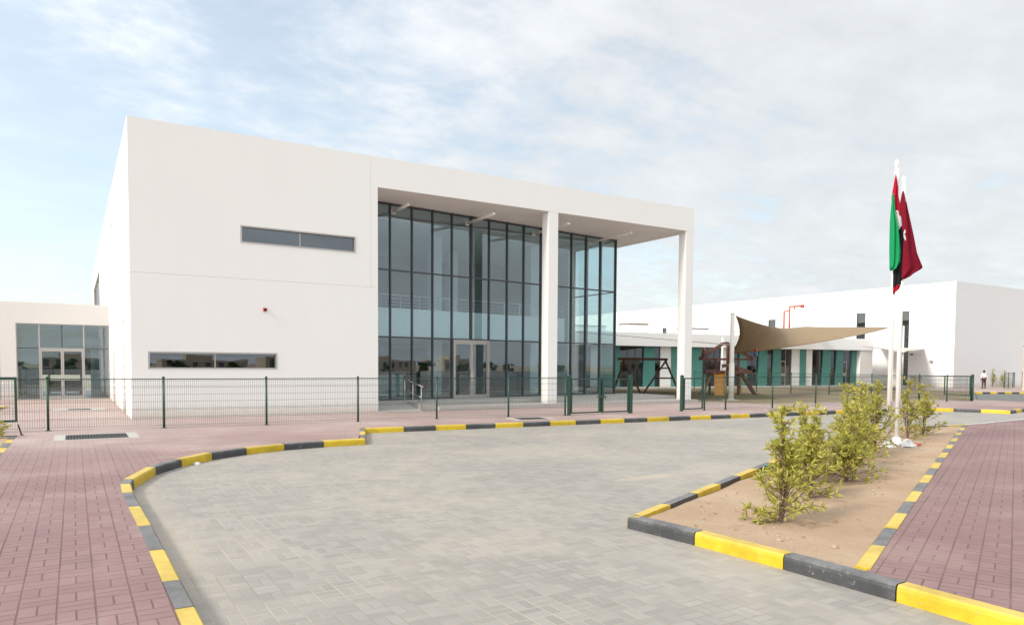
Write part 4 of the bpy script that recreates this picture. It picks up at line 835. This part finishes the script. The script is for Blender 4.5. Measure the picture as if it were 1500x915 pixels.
# ------------------------------------------------------------------ shrubs
def shrub_mesh(seed, h, w, dens=1.0, gap=None, lean=(0, 0), fat=1.0):
    rnd = random.Random(seed); stem = MB(); lv = MB()
    def leaf_(p, d, L_, wd):
        d = d.normalized(); sid = d.cross(Vector((rnd.uniform(-1, 1), rnd.uniform(-1, 1), rnd.uniform(-.2, 1))))
        if sid.length < .1: sid = d.orthogonal()
        sid.normalize(); up = sid.cross(d); cv = rnd.uniform(-.22, .12) * L_
        pts = [p, p + d * L_ * .38 + sid * wd + up * (.12 * wd), p + d * L_ * .38 - up * .25 * wd, p + d * L_ * .38 - sid * wd + up * .12 * wd, p + d * L_ * .75 + sid * wd * .7 + up * cv * .5, p + d * L_ * .75 - sid * wd * .7 + up * cv * .5, p + d * L_ + up * cv]
        lv.add(pts, [(0, 1, 2), (0, 2, 3), (1, 4, 2), (3, 2, 5), (2, 4, 6), (2, 6, 5)])
    def whorl(p, d, n, big):
        for k in range(n):
            th = rnd.random() * 6.283; o = d.orthogonal().normalized(); o = Matrix.Rotation(th, 3, d.normalized()) @ o
            dd = d.normalized() * rnd.uniform(.25, 1.1) + o * rnd.uniform(.5, 1.0)
            leaf_(p + d.normalized() * rnd.uniform(-.02, .02), dd, rnd.uniform(.065, .115) * big, rnd.uniform(.0085, .0125) * big)
    nst = 3
    for sidx in range(nst):
        a0 = rnd.random() * 6.283; pts = []; top = h * (1 if sidx == 0 else rnd.uniform(.6, .85)); sp = 0 if sidx == 0 else w * .35
        x = y = 0
        for k in range(7):
            t_ = k / 6; pts.append(Vector((math.cos(a0) * sp * t_ + rnd.uniform(-.025, .025) + lean[0] * t_, math.sin(a0) * sp * t_ + rnd.uniform(-.025, .025) + lean[1] * t_, top * t_ - (.06 if k == 0 else 0))))
        for k in range(6): stem.tube(pts[k], pts[k + 1], .016 * (1 - k / 7), 6, .016 * (1 - (k + 1) / 7), caps=False)
        nb = int((46 if sidx == 0 else 30) * dens)
        for bI in range(nb):
            t_ = .03 + .95 * (bI + rnd.random()) / nb; z = top * t_
            if gap and gap[0] < z < gap[1] and rnd.random() < .72: continue
            kk = min(5, int(t_ * 6)); p = pts[kk].lerp(pts[kk + 1], t_ * 6 - kk)
            az = rnd.random() * 6.283; prof = (math.sin(min(1, t_ * 1.15 + .22) * math.pi) ** .7 if t_ < .85 else .32)
            L_ = w * max(.18, prof) * rnd.uniform(.35, 1.25)
            d = Vector((math.cos(az), math.sin(az), rnd.uniform(.1, 1.0) if t_ > .2 else rnd.uniform(-.25, .45))).normalized(); q = p.copy(); prev = p.copy(); ns = max(2, int(L_ / .085))
            for s_ in range(ns):
                d = (d + Vector((0, 0, .10)) + Vector((rnd.uniform(-.15, .15), rnd.uniform(-.15, .15), 0))).normalized(); q = prev + d * (L_ / ns)
                stem.tube(prev, q, .0055, 4, .004, caps=False)
                if s_ >= ns * .35 or ns <= 2: whorl(q, d, rnd.randint(3, 5) if s_ < ns - 1 else rnd.randint(8, 12), 1.0)
                prev = q
        whorl(pts[-1], Vector((0, 0, 1)), 12, 1.0)
    return stem, lv
def put_shrub(lb, x, y, z, **k):
    t_ = thing('shrub', lb, 'shrub', (x, y, z), 'young leafy shrubs'); OFF[t_.name] = Vector()
    s, l = shrub_mesh(**k); s.build('stem', M['bark'], t_); l.build('foliage', M['leaf'], t_)
SH = [('nearest yellow-green shrub in the sand bed, tall with a bare gap low on its stem', 7.30, 5.66, dict(seed=17, h=1.36, w=0.39, gap=(.38, .55), dens=1.5)),
      ('low yellow-green shrub just behind the nearest one in the sand bed', 9.02, 6.52, dict(seed=8, h=1.0, w=0.40, dens=1.15)),
      ('small tuft of a shrub at the sand bed edge, right of the second shrub', 10.85, 7.15, dict(seed=12, h=.72, w=0.42, dens=1.0)),
      ('mid-row shrub with an open crown, third tall one along the bed', 10.7, 7.85, dict(seed=15, h=1.18, w=0.40, dens=.95)),
      ('small round shrub filling the gap between the second and third plants of the row', 10.05, 7.22, dict(seed=71, h=1.18, w=.46, dens=1.0)),
      ('middle sized shrub on the street side of the row, just right of the small tuft', 11.7, 7.62, dict(seed=76, h=1.12, w=.50, dens=.9)),
      ('half grown shrub between the flagpoles and the dense middle shrub', 14.6, 9.35, dict(seed=83, h=1.3, w=.5, dens=.9)),
      ('dense tall shrub in the middle of the row, left of the flagpoles', 12.3, 8.12, dict(seed=21, h=1.52, w=0.46, dens=1.05)),
      ('bushy shrub directly before the flagpoles in the row', 13.9, 8.85, dict(seed=27, h=1.50, w=0.48, dens=1.1)),
      ('shrub touching the left side of the flagpole bases', 15.4, 9.45, dict(seed=33, h=1.55, w=0.56, dens=1.05)),
      ('shrub right of the flagpoles, the taller of the two there', 18.9, 10.75, dict(seed=41, h=1.50, w=0.51, dens=1.0)),
      ('last shrub of the row, at the far end of the sand bed', 20.2, 11.05, dict(seed=47, h=1.38, w=0.51, dens=1.0)),
      ('young shrub behind the far right fence, left one of two', 77.6, 35.8, dict(seed=52, h=1.75, w=0.67, dens=.6)),
      ('young shrub behind the far right fence, beside the gate leaf', 79.5, 35.6, dict(seed=57, h=1.55, w=0.73, dens=.6)),
      ('leafy plant at the left edge of the photo in a kerbed bed', -1.75, 21.5, dict(seed=61, h=.42, w=0.37, dens=.6))]
for lb, x, y, k in SH: put_shrub(lb, x, y, -.03 if x < 30 and x > 0 else 0, **k)
# litter and clods on the sand and the paving
cl_ = MB(); rnd = random.Random(4)
for k in range(230):
    s_ = rnd.uniform(.4, 14.5); e = rnd.uniform(.25, 2.25); p = RK0 + U * s_ + NV * e; r_ = rnd.uniform(.006, .026) if rnd.random() < .93 else rnd.uniform(.03, .045)
    z = -.045 + .030 * (1 - e / 2.5) + noise.noise((p.x * .9, p.y * .9, 0)) * .028
    cl_.lathe((p.x, p.y, z - r_ * .3), [(r_ * .7, 0), (r_, r_ * .4), (r_ * .75, r_ * .8), (r_ * .2, r_ * 1.0)], 6)
tag(cl_.build('pebbles', M['sand']), 'scattered clods and pebbles on the sand of the planting bed', 'pebbles', kind='stuff')
dl = MB(); rnd = random.Random(6)
for k in range(90):
    s_ = rnd.uniform(.5, 14); e = rnd.uniform(.3, 2.3); p = RK0 + U * s_ + NV * e; a_ = rnd.random() * 6.28; d_ = Vector((math.cos(a_), math.sin(a_), 0)); n_ = Vector((-d_.y, d_.x, 0)); z = -.030 + .030 * (1 - e / 2.5) + noise.noise((p.x * .9, p.y * .9, 0)) * .028
    c_ = Vector((p.x, p.y, z)); L2 = rnd.uniform(.03, .055); dl.add([c_ - d_ * L2, c_ + n_ * .011 + Vector((0, 0, .008)), c_ + d_ * L2 + Vector((0, 0, .012)), c_ - n_ * .011 + Vector((0, 0, .004)), c_ + Vector((0, 0, -.004))], [(0, 1, 4), (1, 2, 4), (2, 3, 4), (3, 0, 4)])
tag(dl.build('dry_leaves', M['woodlt']), 'dry fallen leaves scattered over the sand around the shrubs', 'leaves', kind='stuff')
def hose():
    t_ = thing('hose', 'thin green watering hose over the left kerb of the planting bed', 'hose', (10.8, 9.0, 0)); q = MB()
    q.path([(11.05, 8.98, .0), (11.3, 8.7, .0), (11.9, 8.6, -.02), (12.4, 8.9, -.03)], .012, 6); q.build('tube', plain('green_hose', (.02, .26, .17), .4), t_, True)
hose()
pb = thing('rag', 'crumpled white plastic sack at the foot of the flagpoles', 'sack', (17.0, 9.75, 0))
q = MB(); rnd = random.Random(9)
q.lathe((16.95, 9.62, -.03), [(.17, 0), (.16, .04), (.11, .09), (.06, .14), (.02, .17)], 11); q.v = [(p[0] + rnd.uniform(-.05, .05), p[1] + rnd.uniform(-.05, .05), p[2] + rnd.uniform(-.02, .03)) for p in q.v]; q.build('sack', M['fwhite'], pb)
q = MB(); q.box(17.18, 17.42, 9.55, 9.75, -.02, .03); q.build('flap', M['redpipe'], pb, bevel=.01)
q = MB(); rr = random.Random(2); q.lathe((2.05, 15.35, -.15), [(.07, 0), (.06, .03), (.03, .05)], 7); q.v = [(a + rr.uniform(-.02, .02), b + rr.uniform(-.02, .02), c) for a, b, c in q.v]; tag(q.build('crumpled_paper', M['fwhite']), 'scrap of crumpled white paper on the pavers against the curved kerb', 'litter')

# ------------------------------------------------------------------ person by the far kerb
def person():
    p = thing('person', 'person in white shirt and dark brown trousers standing beyond the far kerb', 'person', (71.6, 33.75, 0))
    O = Vector((71.6, 33.75, 0)); F = DP; S = LT; h = 1.66 / 1.75
    P = lambda s, f, z: O + S * s * h + F * f * h + Vector((0, 0, z * h))
    def skin(name, verts, edges, mat, par, root=0):
        me = bpy.data.meshes.new(name); me.from_pydata([tuple(v[0] - O) for v in verts], edges and edges, []); o = bpy.data.objects.new(name, me); col.objects.link(o); o.parent = par
        me.materials.append(mat); m = o.modifiers.new('skin', 'SKIN'); m.use_smooth_shade = True
        sv = me.skin_vertices[0].data if me.skin_vertices else None
        if sv is None:
            bm = bmesh.new(); bm.from_mesh(me); bm.verts.layers.skin.verify(); bm.to_mesh(me); bm.free(); sv = me.skin_vertices[0].data
        for i, v in enumerate(verts): sv[i].radius = (v[1] * h, v[1] * (v[2] if len(v) > 2 else 1) * h); sv[i].use_root = (i == root)
        sb = o.modifiers.new('sub', 'SUBSURF'); sb.levels = 1; sb.render_levels = 2; return o
    V = []; E_ = []
    def add(pt, r, par=None, k=1): V.append((pt, r, k)); i = len(V) - 1; (E_.append((par, i)) if par is not None else None); return i
    pel = add(P(0, 0, .95), .13); ch = add(P(0, .01, 1.25), .14, pel); nk = add(P(0, .0, 1.46), .065, ch); hd = add(P(.0, .02, 1.56), .075, nk); hd2 = add(P(.0, .03, 1.65), .095, hd); hd3 = add(P(0, .03, 1.71), .06, hd2)
    for s_ in (-1, 1):
        sh = add(P(.17 * s_, 0, 1.40), .062, ch); el = add(P(.23 * s_, -.01, 1.13), .046, sh); wr = add(P(.23 * s_, .08, .90), .034, el); pm = add(P(.23 * s_, .10, .83), .036, wr)
        for q_ in range(4): a = add(P(.23 * s_ + (q_ - 1.5) * .016, .11, .77), .010, pm); add(P(.23 * s_ + (q_ - 1.5) * .017, .13, .71 + .01 * abs(q_ - 1.4)), .008, a)
        a = add(P(.20 * s_, .14, .81), .011, pm); add(P(.19 * s_, .16, .77), .009, a)
        hp = add(P(.10 * s_, 0, .86), .095, pel); kn = add(P(.13 * s_, .02 * s_, .48), .062, hp); an = add(P(.15 * s_, .03 * s_ - .02, .09), .042, kn); add(P(.16 * s_, .03 * s_ + .12, .035), .038, an)
    skin('body', V, E_, M['skin'], p)
    V = []; E_ = []; a = add(P(0, 0, .93), .155); b = add(P(0, .01, 1.24), .160, a); c = add(P(0, 0, 1.42), .09, b)
    for s_ in (-1, 1): sh = add(P(.17 * s_, 0, 1.39), .076, b); el = add(P(.235 * s_, -.01, 1.12), .060, sh); add(P(.235 * s_, .06, .96), .050, el)
    skin('shirt', V, E_, M['shirt'], p)
    V = []; E_ = []; a = add(P(0, 0, .94), .145)
    for s_ in (-1, 1): hp = add(P(.10 * s_, 0, .85), .112, a); kn = add(P(.13 * s_, .02 * s_, .48), .082, hp); add(P(.15 * s_, .03 * s_ - .01, .10), .068, kn)
    skin('trousers', V, E_, M['trous'], p)
    q = MB(); q.lathe(P(0, .015, 1.60), [(.085, 0), (.105, .05), (.10, .11), (.06, .155), (.01, .165)], 14); q.build('hair', M['hair'], p, True)
    for s_ in (-1, 1):
        c_ = P(.15 * s_, .03 * s_ + .05, 0); q = MB(); q.bar(c_ - F * .12 + Vector((0, 0, .035)), c_ + F * .14 + Vector((0, 0, .03)), .09, .065); q.build('shoe', M['hair'], p, bevel=.02)
person()

# ------------------------------------------------------------------ what stands behind the camera and shows in the glass
bw = thing('boundary_wall', 'low white wall across the sand lot, mirrored in the entrance glass', 'wall', (20, -38, 0))
q = MB(); q.box(-60, 110, -38.2, -38, -.4, .75); q.build('wall', M['white'], bw); q = MB(); q.box(-60, 110, -38.25, -37.95, .752, .82); q.build('coping', M['concpale'], bw)
rnd = random.Random(11)
VL = ['tan flat villa mirrored at the left end of the glass', 'wide tan villa mirrored beside the entrance door', 'tan villa with a roof box mirrored right of the door', 'sand coloured villa mirrored behind the middle column', 'pale tan villa mirrored at the glass corner', 'far tan house mirrored in the last glass bays', 'tall tan house mirrored between the villas']
for k, (x, w_, hh) in enumerate(((-8, 16, 3.2), (18, 20, 2.8), (44, 15, 3.8), (66, 22, 3.0), (96, 18, 4.0), (124, 20, 3.4), (150, 16, 3.9))):
    y = -128 - rnd.uniform(0, 20); v_ = thing('villa', VL[k], 'house', (x, y, -.4), 'villas mirrored in the glass')
    q = MB(); q.box(x, x + w_, y - 12, y, -.4, hh); q.box(x + w_ * .3, x + w_ * .6, y - 9, y - 3, hh, hh + 1.3); q.build('wall', M['villa'], v_); q = MB(); q.box(x - .2, x + w_ + .2, y - 12.2, y + .2, hh - .5, hh - .2); q.build('cornice', M['concpale'], v_)
    q = MB()
    for j in range(int(w_ / 3)): q.box(x + 1 + j * 3, x + 2.2 + j * 3, y + .002, y + .05, 1.0, 2.6)
    q.build('window', M['indark'], v_)
def tree(lb, x, y, h, seed):
    rnd = random.Random(seed); t_ = thing('tree', lb, 'tree', (x, y, -.4), 'trees mirrored in the glass')
    q = MB(); q.tube((x, y, -.4), (x, y, h * .5), .18, 8, .1)
    for k in range(4): a = rnd.random() * 6.28; q.tube((x, y, h * .4), (x + math.cos(a) * h * .25, y + math.sin(a) * h * .25, h * .75), .08, 6, .03)
    q.build('trunk', M['bark'], t_); l = MB()
    for c in range(16):
        ca, cr = rnd.random() * 6.28, rnd.random() ** .5 * h * .75; cp = Vector((x + math.cos(ca) * cr, y + math.sin(ca) * cr, h * rnd.uniform(.12, .85)))
        for k in range(90):
            p = cp + Vector((rnd.gauss(0, 1), rnd.gauss(0, 1), rnd.gauss(0, .7))) * h * .10; d = Vector((rnd.uniform(-1, 1), rnd.uniform(-1, 1), rnd.uniform(-1, 1))).normalized() * .22; e = d.orthogonal().normalized() * .11
            l.add([p - d, p + e, p + d, p - e], [(0, 1, 2, 3)])
    l.build('crown', M['leafdk'], t_)
for k in range(26):
    tree('dark bushy tree before the villas, mirrored in the entrance glass', -30 + k * 8.5 + rnd.uniform(-3, 3), -112 + rnd.uniform(-8, 6), rnd.uniform(2.0, 3.4), 100 + k)
